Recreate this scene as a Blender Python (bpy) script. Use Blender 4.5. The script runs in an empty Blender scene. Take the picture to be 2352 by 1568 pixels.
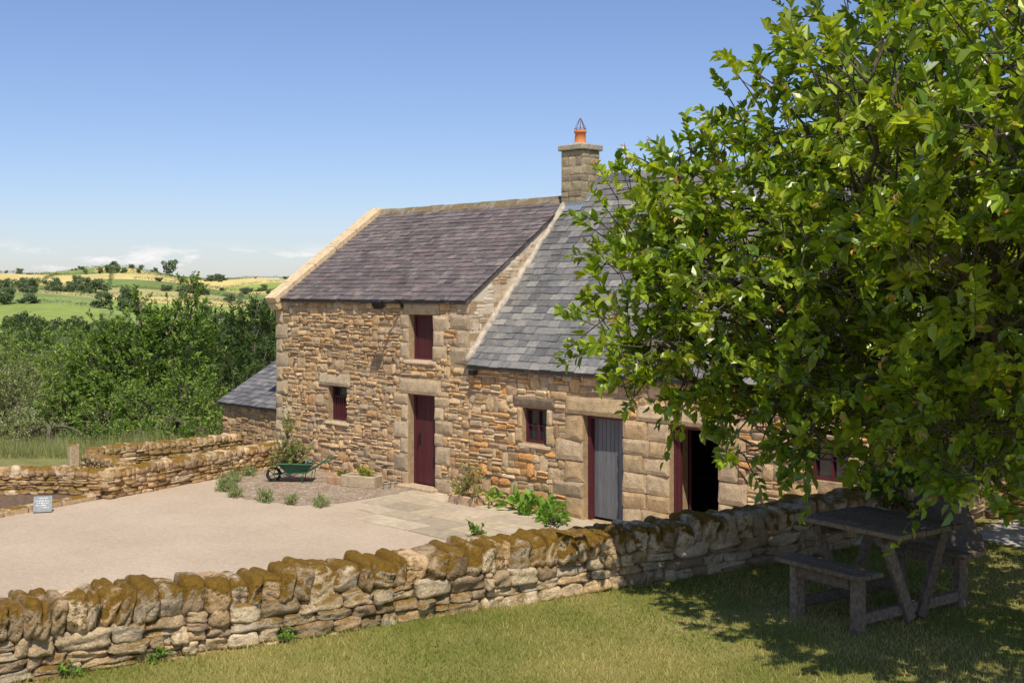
import bpy, math, random
import numpy as np
from mathutils import Vector, Matrix
R=random.Random(7)
scn=bpy.context.scene
COL=scn.collection
# ---------------------------------------------------------------- helpers
def cam_plan(e,n):   # camera-frame axes (e right, n view depth), from image coordinates -> building axes
    return (25.3+.6987*e-.7154*n, -16.53+.7154*e+.6987*n)
def link(o,parent=None):
    COL.objects.link(o)
    if parent is not None:
        o.parent=parent
        o.matrix_parent_inverse=Matrix.Translation(-Vector(parent['_loc'])) if '_loc' in parent.keys() else Matrix.Identity(4)
    return o
def thing(name,loc,label,cat,group=None):
    e=bpy.data.objects.new(name,None); COL.objects.link(e); e.location=loc; e['_loc']=tuple(loc)
    e.empty_display_size=.2
    e['label']=label; e['category']=cat
    if group: e['group']=group
    return e
def tag(o,label,cat,group=None,kind=None):
    o['label']=label; o['category']=cat
    if group:o['group']=group
    if kind:o['kind']=kind
    return o
def np_mesh(name,V,F,C=None,mats=(),smooth=False,mi=None):
    V=np.asarray(V,dtype=np.float32); F=np.asarray(F,dtype=np.int32)
    me=bpy.data.meshes.new(name)
    me.vertices.add(len(V)); me.vertices.foreach_set('co',V.ravel())
    n,k=F.shape
    me.loops.add(n*k); me.loops.foreach_set('vertex_index',F.ravel())
    me.polygons.add(n); me.polygons.foreach_set('loop_start',np.arange(0,n*k,k,dtype=np.int32))
    try: me.polygons.foreach_set('loop_total',np.full(n,k,dtype=np.int32))
    except Exception: pass
    if mi is not None: me.polygons.foreach_set('material_index',np.asarray(mi,dtype=np.int32))
    me.polygons.foreach_set('use_smooth',np.full(n,smooth,dtype=bool))
    me.update(calc_edges=True)
    if C is not None:
        C=np.asarray(C,dtype=np.float32)
        if C.shape[1]==3: C=np.concatenate([C,np.ones((len(C),1),np.float32)],1)
        a=me.attributes.new('Col','FLOAT_COLOR','POINT'); a.data.foreach_set('color',C.ravel())
    for m in mats: me.materials.append(m)
    return me
class MB:
    def __init__(s): s.v=[];s.f=[];s.c=[];s.m=[]
    def add(s,verts,faces,col=(1,1,1),m=0):
        o=len(s.v); s.v+=[tuple(p) for p in verts]
        s.f+=[tuple(i+o for i in f) for f in faces]
        s.c+=[col]*len(verts); s.m+=[m]*len(faces)
    def box(s,x0,y0,z0,x1,y1,z1,col=(1,1,1),m=0,M=None,bev=0):
        if bev>0:
            cx,cy,cz=(x0+x1)/2,(y0+y1)/2,(z0+z1)/2; hx,hy,hz=(x1-x0)/2,(y1-y0)/2,(z1-z0)/2
            vs=[];idx={}
            for sx in(-1,1):
                for sy in(-1,1):
                    for sz in(-1,1):
                        for ax in range(3):
                            h=[hx-bev,hy-bev,hz-bev]; h[ax]+=bev
                            idx[(sx,sy,sz,ax)]=len(vs); vs.append((cx+sx*h[0],cy+sy*h[1],cz+sz*h[2]))
            fs=[]
            S=[(-1,-1),(1,-1),(1,1),(-1,1)]
            for ax in range(3):
                for sg in(-1,1):
                    q=[]
                    for a,b in S:
                        k=[0,0,0]; k[ax]=sg; k[(ax+1)%3]=a; k[(ax+2)%3]=b
                        q.append(idx[(*k,ax)])
                    fs.append(tuple(q if sg>0 else q[::-1]))
            for ax in range(3):
                a1,a2=(ax+1)%3,(ax+2)%3
                for a,b in S:
                    q=[]
                    for e,x in((-1,a1),(1,a1),(1,a2),(-1,a2)):
                        k=[0,0,0]; k[ax]=e;k[a1]=a;k[a2]=b; q.append(idx[(*k,x)])
                    fs.append(tuple(q))
            for sx in(-1,1):
                for sy in(-1,1):
                    for sz in(-1,1): fs.append(tuple(idx[(sx,sy,sz,a)] for a in range(3)))
        else:
            vs=[(x0,y0,z0),(x1,y0,z0),(x1,y1,z0),(x0,y1,z0),(x0,y0,z1),(x1,y0,z1),(x1,y1,z1),(x0,y1,z1)]
            fs=[(0,3,2,1),(4,5,6,7),(0,1,5,4),(1,2,6,5),(2,3,7,6),(3,0,4,7)]
        if M is not None: vs=[tuple(M@Vector(p)) for p in vs]
        s.add(vs,fs,col,m)
    def tube(s,pts,rad,n=8,col=(1,1,1),m=0,cap=True):
        pts=[Vector(p) for p in pts]
        up=Vector((0.13,.21,1)).normalized()
        vs=[]
        for i,p in enumerate(pts):
            t=(pts[min(i+1,len(pts)-1)]-pts[max(i-1,0)]).normalized()
            a=t.cross(up)
            if a.length<.05:a=t.cross(Vector((1,0,0)))
            a.normalize(); b=t.cross(a)
            r=rad[i] if hasattr(rad,'__len__') else rad
            for k in range(n):
                th=2*math.pi*k/n
                vs.append(p+a*(math.cos(th)*r)+b*(math.sin(th)*r))
        fs=[]
        for i in range(len(pts)-1):
            for k in range(n):
                fs.append((i*n+k,i*n+(k+1)%n,(i+1)*n+(k+1)%n,(i+1)*n+k))
        if cap: fs.append(tuple(range(n-1,-1,-1))); fs.append(tuple((len(pts)-1)*n+k for k in range(n)))
        s.add(vs,fs,col,m)
    def mesh(s,name,mats,smooth=False):
        me=bpy.data.meshes.new(name); me.from_pydata(s.v,[],s.f)
        me.polygons.foreach_set('material_index',s.m)
        me.polygons.foreach_set('use_smooth',[smooth]*len(s.f))
        a=me.attributes.new('Col','FLOAT_COLOR','POINT')
        a.data.foreach_set('color',np.array([(c[0],c[1],c[2],1) for c in s.c],dtype=np.float32).ravel())
        for m in mats: me.materials.append(m)
        me.validate(); me.update(); return me
    def obj(s,name,mats,parent=None,smooth=False):
        return link(bpy.data.objects.new(name,s.mesh(name,mats,smooth)),parent)
# ---------------------------------------------------------------- materials
class NT:
    def __init__(s,name):
        s.m=bpy.data.materials.new(name); s.m.use_nodes=True; s.t=s.m.node_tree; s.t.nodes.clear()
        s.out=s.t.nodes.new('ShaderNodeOutputMaterial')
    def n(s,ty,ins=None,**pr):
        x=s.t.nodes.new(ty)
        for k,v in pr.items(): setattr(x,k,v)
        for k,v in (ins or {}).items():
            if isinstance(v,bpy.types.NodeSocket): s.t.links.new(v,x.inputs[k])
            else: x.inputs[k].default_value=v
        return x
    def noise(s,sc,det=4,rough=.55,vec=None,dist=0):
        i={'Scale':sc,'Detail':det,'Roughness':rough,'Distortion':dist}
        i['Vector']=vec if vec is not None else s.co()
        return s.n('ShaderNodeTexNoise',i).outputs['Fac']
    def co(s):
        if not hasattr(s,'_co'): s._co=s.n('ShaderNodeTexCoord').outputs['Object']
        return s._co
    def ramp(s,f,stops,interp='LINEAR'):
        r=s.n('ShaderNodeValToRGB',{'Fac':f}); cr=r.color_ramp; cr.interpolation=interp
        while len(cr.elements)<len(stops): cr.elements.new(.5)
        for e,(p,c) in zip(cr.elements,stops):
            e.position=p; e.color=(c,c,c,1) if not hasattr(c,'__len__') else (*c,1)
        return r.outputs['Color']
    def mix(s,f,a,b,mode='MIX'):
        x=s.n('ShaderNodeMix',data_type='RGBA',blend_type=mode,clamp_factor=True)
        for i,v in ((0,f),(6,a),(7,b)):
            if isinstance(v,bpy.types.NodeSocket): s.t.links.new(v,x.inputs[i])
            else:
                if i==0:x.inputs[0].default_value=v
                else: x.inputs[i].default_value=(*v,1) if len(v)==3 else v
        return x.outputs[2]
    def math(s,op,a,b=0.0):
        return s.n('ShaderNodeMath',{0:a,1:b},operation=op).outputs[0]
    def attr(s): return s.n('ShaderNodeAttribute',attribute_name='Col').outputs['Color']
    def bump(s,h,st=.4,d=.02):
        return s.n('ShaderNodeBump',{'Height':h,'Strength':st,'Distance':d}).outputs[0]
    def fin(s,col,rough=.8,bump=None,spec=.3,metal=0,transl=None):
        i={'Base Color':col if isinstance(col,bpy.types.NodeSocket) else (*col,1),'Roughness':rough,'Specular IOR Level':spec,'Metallic':metal}
        if bump is not None:i['Normal']=bump
        b=s.n('ShaderNodeBsdfPrincipled',i)
        o=b.outputs[0]
        if transl:
            tr=s.n('ShaderNodeBsdfTranslucent',{'Color':transl[1]})
            ms=s.n('ShaderNodeMixShader',{0:transl[0],1:o,2:tr.outputs[0]}); o=ms.outputs[0]
        s.t.links.new(o,s.out.inputs[0]); return s.m
def stone_mat(name,moss=0.0,lichen=.3,mosscol=(.22,.125,.02),bs=.5,white=0.0,mthr=.5,gain=(1,1,1)):
    t=NT(name)
    c=t.mix(1.0,t.attr(),gain,'MULTIPLY')
    c=t.mix(1.0,c,t.ramp(t.noise(9,6,.65),[(.25,.62),(.5,1.0),(.78,1.3)]),'MULTIPLY')
    c=t.mix(1.0,c,t.ramp(t.noise(.55,4,.6),[(.3,(.86,.85,.84)),(.7,(1.12,1.1,1.06))]),'MULTIPLY')
    c=t.mix(1.0,c,t.ramp(t.noise(70,3),[(.3,.72),(.7,1.22)]),'MULTIPLY')
    c=t.mix(t.ramp(t.noise(5.5,8,.7),[(.60,0),(.72,lichen)]),c,(.50,.46,.37))
    if white: c=t.mix(t.ramp(t.noise(1.7,8,.72),[(.42,0),(.54,white)]),c,(.64,.55,.42))
    hb=t.noise(28,7,.65)
    if moss>0:
        g=t.n('ShaderNodeNewGeometry'); z=t.n('ShaderNodeSeparateXYZ',{0:g.outputs['Normal']}).outputs[2]
        up=t.ramp(z,[(0.0,0.0),(.45,1)])
        nn=t.noise(2.2,7,.7)
        f=t.math('MULTIPLY',t.ramp(nn,[(mthr-.05,0),(mthr+.03,1)]),t.math('MINIMUM',t.math('MULTIPLY',up,moss),1.0))
        mc=t.mix(t.noise(30,4),tuple(x*.4 for x in mosscol),tuple(x*1.8 for x in mosscol))
        c=t.mix(f,c,mc)
        hb=t.math('ADD',hb,t.math('MULTIPLY',t.math('MULTIPLY',t.noise(75,5,.7),f),1.2))
    return t.fin(c,.92,t.bump(hb,bs,.025),spec=.15)
M_FAC=stone_mat('rubble_sandstone',lichen=.3,bs=.65,gain=(1.42,1.26,1.03))
M_QUOIN=stone_mat('dressed_sandstone',lichen=.5,bs=.55,gain=(1.24,1.14,1.02))
M_CHIM=stone_mat('chimney_sandstone',lichen=.35,bs=.5,gain=(1.05,1.02,.98))
M_LIME=stone_mat('limewashed_rubble',lichen=.3,white=.9,gain=(1.2,1.1,1.0))
M_WALL=stone_mat('drystone',moss=.9,lichen=.9,mthr=.55,bs=.9,gain=(1.28,1.17,1.0))
M_COPE=stone_mat('mossy_coping',moss=2.6,lichen=.95,mthr=.465,bs=.95,gain=(1.32,1.19,1.02))
M_WALLF=stone_mat('garden_drystone',moss=1.2,lichen=.6,mthr=.49,bs=.8,gain=(1.42,1.24,1.02))
M_RIDGE=stone_mat('ridge_stone',moss=.7,lichen=.5,mosscol=(.16,.11,.04))
def slate_mat():
    t=NT('slate'); c=t.attr()
    c=t.mix(1.0,c,t.ramp(t.noise(14,5,.6),[(.3,.74),(.7,1.2)]),'MULTIPLY')
    c=t.mix(1.0,c,t.ramp(t.noise(.7,4,.6),[(.3,.84),(.7,1.14)]),'MULTIPLY')
    c=t.mix(t.ramp(t.noise(2.6,9,.78),[(.54,0),(.64,.55)]),c,(.34,.31,.265))
    return t.fin(c,.66,t.bump(t.noise(45,5),.4,.012),spec=.3)
M_SLATE=slate_mat()
def wood_mat(name,rough=.5,sc=1,weather=.3):
    t=NT(name); v=t.n('ShaderNodeMapping',{'Vector':t.co(),'Scale':(22,22,1.6)}).outputs[0] if sc==1 else t.co()
    n=t.noise(2 if sc==1 else 30,6,.6,vec=v)
    c=t.mix(1.0,t.attr(),t.ramp(n,[(.3,1-weather),(.7,1+weather)]),'MULTIPLY')
    return t.fin(c,rough,t.bump(n,.25,.006),spec=.3)
M_PAINT=wood_mat('painted_boards',.55,1,.22)
M_WOOD=wood_mat('weathered_timber',.85,2,.45)
def simple(name,col,rough=.5,metal=0,spec=.4,ns=20,var=.2):
    t=NT(name); c=t.mix(1.0,col,t.ramp(t.noise(ns,5),[(.3,1-var),(.7,1+var)]),'MULTIPLY')
    return t.fin(c,rough,t.bump(t.noise(ns*3,4),.15,.01),spec=spec,metal=metal)
M_POT=simple('terracotta',(.62,.20,.07),.8)
M_LEAD=simple('lead_flashing',(.36,.39,.43),.45,.5)
M_IRON=simple('dark_iron',(.03,.025,.025),.5,.6)
M_RUST=simple('rusty_wire',(.16,.04,.03),.7,.3)
M_MORTAR=simple('lime_mortar',(.44,.38,.29),.95,ns=8,var=.35)
M_GREEN=simple('green_enamel',(.015,.10,.05),.45,spec=.5)
M_RUBBER=simple('black_rubber',(.02,.02,.02),.8)
M_SOIL=simple('bed_soil',(.14,.09,.055),.95,ns=12,var=.5)
M_CHALK=simple('slate_board',(.24,.27,.27),.7)
M_WHITEP=simple('chalk_paint',(.8,.72,.75),.8)
M_PATH=simple('pale_paving',(.42,.38,.32),.9,ns=4,var=.25)
def glass():
    t=NT('window_glass'); return t.fin((.02,.025,.03),.06,spec=.8)
M_GLASS=glass()
def leaf_mat(name,tr=.32,rough=.42,spec=.45,tg=(1.5,1.65,.55)):
    t=NT(name); c=t.attr()
    tc=t.mix(1.0,c,tg,'MULTIPLY')
    return t.fin(c,rough,spec=spec,transl=(tr,tc))
M_LEAF=leaf_mat('plum_leaves',.34,.33,.6,(1.75,1.65,.35))
M_LEAF2=leaf_mat('foliage',.35,.6,.25)
M_GRASSB=leaf_mat('grass_blades',.3,.6,.2)
M_MOSS=leaf_mat('moss_tufts',.15,.9,.05,(1.2,1.1,.6))
def bark():
    t=NT('bark'); n=t.noise(14,8,.7)
    c=t.mix(n,(.05,.04,.03),(.24,.195,.145))
    return t.fin(c,.9,t.bump(n,.9,.03),spec=.15)
M_BARK=bark()
def gravel():
    t=NT('gravel_yard')
    c=t.ramp(t.noise(.45,5,.6),[(.3,(.45,.35,.25)),(.7,(.54,.43,.315))])
    c=t.mix(1.0,c,t.ramp(t.noise(85,4,.8),[(.3,.62),(.7,1.32)]),'MULTIPLY')
    c=t.mix(1.0,c,t.ramp(t.noise(9,7,.85),[(.3,.84),(.7,1.13)]),'MULTIPLY')
    c=t.mix(t.ramp(t.noise(1.1,7,.75),[(.58,0),(.72,.25)]),c,(.36,.27,.18))
    return t.fin(c,.95,t.bump(t.noise(90,4,.7),.5,.015),spec=.1)
M_GRAVEL=gravel()
def cobble():
    t=NT('cobbles')
    v=t.n('ShaderNodeTexVoronoi',{'Vector':t.co(),'Scale':11.0},feature='F1')
    e=t.n('ShaderNodeTexVoronoi',{'Vector':t.co(),'Scale':11.0},feature='DISTANCE_TO_EDGE')
    sp=t.n('ShaderNodeSeparateColor',{0:v.outputs['Color']}).outputs[0]
    c=t.ramp(sp,[(0,(.29,.22,.15)),(.4,(.44,.34,.25)),(.7,(.38,.25,.17)),(1,(.52,.45,.36))])
    c=t.mix(t.ramp(e.outputs['Distance'],[(0,1),(.05,0)]),c,(.2,.15,.09))
    c=t.mix(t.ramp(t.noise(1.6,5),[(.5,0),(.64,.7)]),c,(.44,.35,.25))
    return t.fin(c,.9,t.bump(t.ramp(e.outputs['Distance'],[(0,0),(.25,1)]),.8,.04),spec=.15)
M_COBBLE=cobble()
def flag_mat():
    t=NT('flagstone'); c=t.attr()
    c=t.mix(1.0,c,t.ramp(t.noise(6,6,.7),[(.3,.75),(.7,1.2)]),'MULTIPLY')
    c=t.mix(t.ramp(t.noise(1.3,6,.7),[(.5,0),(.62,.6)]),c,(.40,.31,.215))
    return t.fin(c,.85,t.bump(t.noise(20,6),.35,.015),spec=.2)
M_FLAG=flag_mat()
def lawn_mat():
    t=NT('lawn_turf')
    c=t.ramp(t.noise(.9,5,.6),[(.3,(.16,.165,.035)),(.55,(.25,.225,.065)),(.75,(.36,.29,.12))])
    c=t.mix(1.0,c,t.ramp(t.noise(60,4,.8),[(.3,.55),(.7,1.35)]),'MULTIPLY')
    return t.fin(c,.95,t.bump(t.noise(80,4),.6,.03),spec=.1)
M_LAWN=lawn_mat()
WAVE=(24.0,.026)
def land_mat():
    t=NT('countryside')
    co=t.co()
    D=t.n('ShaderNodeVectorMath',{0:co,1:(-.894,.447,0)},operation='DOT_PRODUCT').outputs['Value']
    L=t.n('ShaderNodeVectorMath',{0:co,1:(.447,.894,0)},operation='DOT_PRODUCT').outputs['Value']
    Dp=t.math('ADD',t.math('ADD',D,t.math('MULTIPLY',L,.22)),t.math('MULTIPLY',t.math('SINE',t.math('MULTIPLY',L,WAVE[1])),WAVE[0]))
    f=t.math('DIVIDE',Dp,2000.0)
    rough=(.19,.19,.07); g1=(.26,.32,.085); g2=(.17,.22,.07); wh=(.60,.48,.19); tan=(.40,.36,.15); g3=(.22,.28,.09)
    A=t.ramp(f,[(0,rough),(.03,(.15,.18,.055)),(.27,g1),(.37,g3),(.425,tan),(.465,g2),(.505,wh),(.61,g3),(.70,(.36,.34,.14)),(.76,g2)],'CONSTANT')
    B=t.ramp(f,[(0,rough),(.03,(.15,.18,.055)),(.27,g3),(.37,g1),(.425,wh),(.465,tan),(.505,g2),(.545,wh),(.61,g1),(.66,wh),(.70,g2),(.75,g3)],'CONSTANT')
    Lp=t.math('ADD',L,t.math('MULTIPLY',D,.03))
    c=t.mix(t.ramp(t.math('ADD',t.math('DIVIDE',Lp,400.0),.5),[(.5,0),(.502,1)]),A,B)
    c=t.mix(1.0,c,t.ramp(t.noise(.02,4,.6),[(.3,.80),(.7,1.18)]),'MULTIPLY')
    c=t.mix(1.0,c,t.ramp(t.noise(.12,6,.7),[(.3,.86),(.7,1.14)]),'MULTIPLY')
    c=t.mix(1.0,c,t.ramp(t.noise(2,5,.7),[(.3,.75),(.7,1.25)]),'MULTIPLY')
    return t.fin(c,1,spec=.05)
M_LAND=land_mat()
# ---------------------------------------------------------------- terrain
PD=[-9999,4,8,14,30,80,200,400,600,850,1100,1400,1700,2500,4000]
PH=[0,0,-.5,-1.3,-4,-10,-18,-22,-18,-6,8,22,21,16,8]
def terr(x,y):
    x=np.asarray(x,float);y=np.asarray(y,float)
    D=-.894*x+.447*y; L=.447*x+.894*y
    h=np.zeros_like(D)
    for k in (-1,0,1): h+=np.interp(D+k*np.clip(D,0,1000)*.04,PD,PH)/3
    w=np.clip((D-300)/900,0,1)
    h+=w*(-L*.02+5.5*np.sin(L*.02+2.2)+2.8*np.sin(L*.043+D*.006)+2.4*np.sin(D*.018+L*.012))
    return h
n=340
s=np.linspace(-1,1,n); k=7.0
ax=4200*np.sinh(k*s)/math.sinh(k)
gx,gy=np.meshgrid(ax,ax,indexing='ij')
V=np.stack([gx,gy,terr(gx,gy)-.03],-1).reshape(-1,3)
I=np.arange(n*n).reshape(n,n)
F=np.stack([I[:-1,:-1],I[1:,:-1],I[1:,1:],I[:-1,1:]],-1).reshape(-1,4)
o=link(bpy.data.objects.new('ground',np_mesh('ground',V,F,None,[M_LAND],True)))
tag(o,'rolling farmland with green and straw coloured fields','ground',kind='structure')
def sheet(name,pts,z,mat,label,cat):
    me=bpy.data.meshes.new(name); me.from_pydata([(x,y,z) for x,y in pts],[],[tuple(range(len(pts)))]); me.materials.append(mat)
    o=link(bpy.data.objects.new(name,me)); tag(o,label,cat,kind='structure'); return o
sheet('gravel_yard',[(.3,-.02),(1.9,-5.5),(2.5,-7.8),(3.6,-11),(7,-30),(18.3,-30),(18.3,-.02)],.004,M_GRAVEL,'beige fine gravel yard in front of the stone buildings','yard')
sheet('cobbled_path',[(.5,-.02),(1.2,-1.9),(2.0,-2.7),(3.0,-3.0),(3.9,-3.35),(4.6,-3.1),(5.3,-3.05),(5.7,-2.2),(5.6,-.02)],.010,M_COBBLE,'cobbled strip along the foot of the house','path')
mb=MB()
rows=[(.0,.62,5.62),(.62,1.2,5.75),(1.2,1.85,5.9),(1.85,2.4,6.4),(2.4,3.0,7.3)]
for a,b,xs in rows:
    x=xs+R.uniform(-.15,.15); end=17 if a<2.3 else 14
    while x<end:
        w=R.uniform(.5,1.15); q=R.uniform(.82,1.12); 
        if not (b>2.9 and R.random()<.2):
            c=R.choice([(.44,.36,.25),(.47,.39,.27),(.40,.33,.23),(.45,.37,.27),(.50,.41,.27)])
            M=Matrix.Translation((x+w/2,-(a+b)/2-.03,0))@Matrix.Rotation(R.uniform(-.03,.03),4,'Z')
            mb.box(-w/2+.012,-(b-a)/2+.012,-.03,w/2-.012,(b-a)/2-.012,.018+R.uniform(0,.01),tuple(v*q for v in c),0,M,bev=.008)
        x+=w
o=mb.obj('flagstone_paving',[M_FLAG]); tag(o,'worn sandstone flags in front of the doors','paving',kind='structure')
# ---------------------------------------------------------------- masonry
PAL=[(.36,.275,.185),(.42,.335,.235),(.32,.245,.17),(.43,.35,.25),(.39,.27,.155),(.28,.215,.16),(.38,.30,.21),(.34,.255,.165),(.42,.315,.195),(.36,.31,.24),(.31,.26,.205),(.42,.33,.215),(.35,.29,.22)]
def pcol(rr,pal=PAL,v=.14):
    c=rr.choice(pal); q=rr.uniform(1-v,1+v); return tuple(x*q for x in c)
def stone(mb,O,U,Vv,N,s0,s1,t0,t1,dep,col,rr,cut=None,m=0,gap=.005,jit=1):
    w=s1-s0;h=t1-t0; mn=min(w,h)
    s0+=gap;s1-=gap;t0+=gap;t1-=gap
    c=cut if cut is not None else mn*rr.uniform(.10,.30)
    j=lambda:rr.uniform(-.045,.045)*mn*2*jit
    P=[(s0+c,t0+j()),(s1-c,t0+j()),(s1+j(),t0+c),(s1+j(),t1-c),(s1-c,t1+j()),(s0+c,t1+j()),(s0+j(),t1-c),(s0+j(),t0+c)]
    cs=(s0+s1)/2;ct=(t0+t1)/2
    vs=[]
    tl=rr.uniform(-.35,.35)*dep;tv=rr.uniform(-.35,.35)*dep
    for ins,d in((0,-.01),(.0,dep*.55),(.22,dep)):
        k=ins*mn
        for a,b in P:
            aa=a+(k if a<cs else -k)*min(1,abs(a-cs)/(w*.3)); bb=b+(k if b<ct else -k)*min(1,abs(b-ct)/(h*.3))
            dd=d+((a-cs)/w*tl*2+(b-ct)/h*tv*2 if d>0 else 0)+(rr.uniform(-.15,.15)*dep if ins else 0)*jit
            vs.append(O+U*aa+Vv*bb+N*dd)
    vs.append(O+U*cs+Vv*ct+N*dep*1.08)
    fs=[]
    for r_ in range(2):
        for i in range(8): fs.append((r_*8+i,r_*8+(i+1)%8,r_*8+8+(i+1)%8,r_*8+8+i))
    for i in range(8): fs.append((16+i,16+(i+1)%8,24))
    mb.add(vs,fs,col,m)
def rubble(mb,O,U,Vv,N,S0,S1,T0,T1,ex,rr,pal=PAL,rh=(.065,.155),rw=(.11,.36),dep=(.010,.045),ok=None,m=0):
    t=T0; carry=[]
    ph=rr.uniform(0,6)
    while t<T1-.03:
        h=rr.uniform(*rh); 
        if t+h>T1: h=T1-t
        nh=rr.uniform(*rh)
        blocks=[(a,b) for a,b,c,d in ex if min(d,t+h)-max(c,t)>h*.42]+carry
        blocks.sort(); free=[];x=S0
        for a,b in blocks:
            if a>x+.03: free.append((x,min(a,S1)))
            x=max(x,b)
        if x<S1-.03: free.append((x,S1))
        carry=[]
        for a,b in free:
            x=a
            while x<b-.01:
                w=rr.uniform(*rw)*(1 if rr.random()<.8 else .5)
                if b-(x+w)<rw[0]*.6: w=b-x
                tall=rr.random()<.22 and w<.34 and t+h+nh*.9<T1 and not any(a2<x+w and b2>x and c2<t+h+nh and d2>t+h for a2,b2,c2,d2 in ex)
                hh=h
                if tall: hh=h+nh*.85; carry.append((x,x+w))
                wob=.02*math.sin(x*1.7+ph+t)+.012*math.sin(x*4.1+t*3)
                if ok is None or ok(x,x+w,t,t+hh):
                    if not tall and h>.095 and rr.random()<.3:
                        sp=rr.uniform(.35,.65)*h
                        stone(mb,O,U,Vv,N,x,x+w,t+wob,t+sp+wob,rr.uniform(*dep),pcol(rr,pal),rr,m=m)
                        stone(mb,O,U,Vv,N,x,x+w,t+sp+wob,t+h+wob,rr.uniform(*dep),pcol(rr,pal),rr,m=m)
                    else:
                        stone(mb,O,U,Vv,N,x,x+w,t+wob+rr.uniform(-.008,.008),t+hh+wob+rr.uniform(-.008,.008),rr.uniform(*dep),pcol(rr,pal),rr,m=m)
                x+=w
        t+=h
        ph+=rr.uniform(-.4,.4)
def cells(mb,x0,x1,z0,z1,y0,y1,ops,col,m=0):
    xs=sorted({x0,x1,*[v for o in ops for v in o[:2]]}); zs=sorted({z0,z1,*[v for o in ops for v in o[2:4]]})
    for i in range(len(xs)-1):
        for j in range(len(zs)-1):
            cx=(xs[i]+xs[i+1])/2;cz=(zs[j]+zs[j+1])/2
            if any(o[0]<cx<o[1] and o[2]<cz<o[3] for o in ops): continue
            mb.box(xs[i],y0,zs[j],xs[i+1],y1,zs[j+1],col,m)
MOR=(.28,.23,.165)
X=Vector((1,0,0));Y=Vector((0,1,0));Z=Vector((0,0,1));O0=Vector((0,0,0))
BUFF=[(.43,.355,.25),(.40,.335,.24),(.45,.38,.28),(.38,.32,.24)]
def jambs(blocks,x0,x1,z0,z1,rr,wide=.42,nar=.2,left=True,right=True,hr=(.26,.4)):
    for side in ([-1] if left else [])+([1] if right else []):
        z=z0;i=rr.randint(0,1)
        while z<z1-.02:
            h=rr.uniform(*hr)
            if z1-(z+h)<.12:h=z1-z
            w=(wide if i%2 else nar)*rr.uniform(.85,1.15)
            a,b=(x0-w,x0) if side<0 else (x1,x1+w)
            blocks.append((a,b,z,z+h)); z+=h;i+=1
rr=random.Random(3)
# ---- tall house
D1=(5.15,6.05,0.0,2.04); UP=(5.18,5.99,2.79,3.76); W1=(2.21,2.92,1.24,2.05)
house=thing('stone_farmhouse',(3.5,3,0),'two storey rubble sandstone farmhouse with slate roof and maroon doors','house')
mb=MB()
ops=[D1,UP,W1]
cells(mb,0,7.12,-.3,4.06,0,.5,ops,MOR)
mb.box(0,.5,-.3,.45,6.2,4.06,MOR); mb.box(6.72,.5,-.3,7.12,6.2,4.06,MOR); mb.box(.45,5.75,-.3,6.72,6.2,4.06,MOR)
for xa,xb in((0,.45),(6.72,7.12)):
    vs=[(xa,0,4.06),(xa,6.2,4.06),(xa,3.1,6.27),(xb,0,4.06),(xb,6.2,4.06),(xb,3.1,6.27)]
    mb.add(vs,[(0,2,1),(3,4,5),(0,3,5,2),(1,2,5,4),(0,1,4,3)],(.40,.34,.25),2)
bl=[]
bl.append((4.84,6.24,2.04,2.38)); bl.append((1.86,3.06,2.05,2.36)); bl.append((2.1,3.02,1.13,1.24)); bl.append((5.0,6.1,2.68,2.79)); bl.append((5.0,6.2,3.76,4.02))
jambs(bl,5.15,6.05,0,2.04,rr,.5,.25); jambs(bl,5.18,5.99,2.79,3.76,rr,.26,.2,right=False); jambs(bl,5.18,5.99,2.79,3.76,rr,.5,.3,left=False,hr=(.3,.42))
z=-.1;i=0
while z<4.05:
    h=rr.uniform(.26,.36); h=min(h,4.05-z)
    bl.append((0,.30 if i%2 else .52,z,z+h))
    if z>2.75: bl.append((7.12-(.58 if i%2 else .36),7.12,z,z+h))
    z+=h;i+=1
for b in bl:
    stone(mb,O0,X,Z,-Y,*b,.034+rr.uniform(0,.012),pcol(rr,BUFF,.1),rr,cut=.015,m=1,gap=.006,jit=.25)
rubble(mb,O0,X,Z,-Y,0,7.12,-.15,4.06,bl+[o for o in ops],rr)
rubble(mb,Vector((0,6.2,0)),-Y,Z,-X,0,6.2,-.2,6.1,[],rr,ok=lambda a,b,c,d:d<4.0+min(a,6.2-b)*.70,rw=(.2,.45))
rubble(mb,Vector((7.12,0,0)),Y,Z,X,0,3.1,2.5,6.3,[],rr,ok=lambda a,b,c,d:d<4.06+a*.70+.05 and d>2.78+a*1.16 and rr.random()<.8,pal=[(.44,.38,.28),(.50,.43,.32),(.40,.32,.22),(.36,.27,.17)],m=2,dep=(.003,.014))
mb.obj('wall',[M_FAC,M_QUOIN,M_LIME],house)
PUR=[(.155,.122,.115),(.17,.133,.122),(.135,.11,.105),(.19,.145,.128),(.128,.107,.10),(.165,.138,.13)]
GRY=[(.165,.16,.152),(.19,.183,.17),(.147,.144,.138),(.22,.21,.19),(.17,.165,.156),(.255,.24,.21)]
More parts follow.
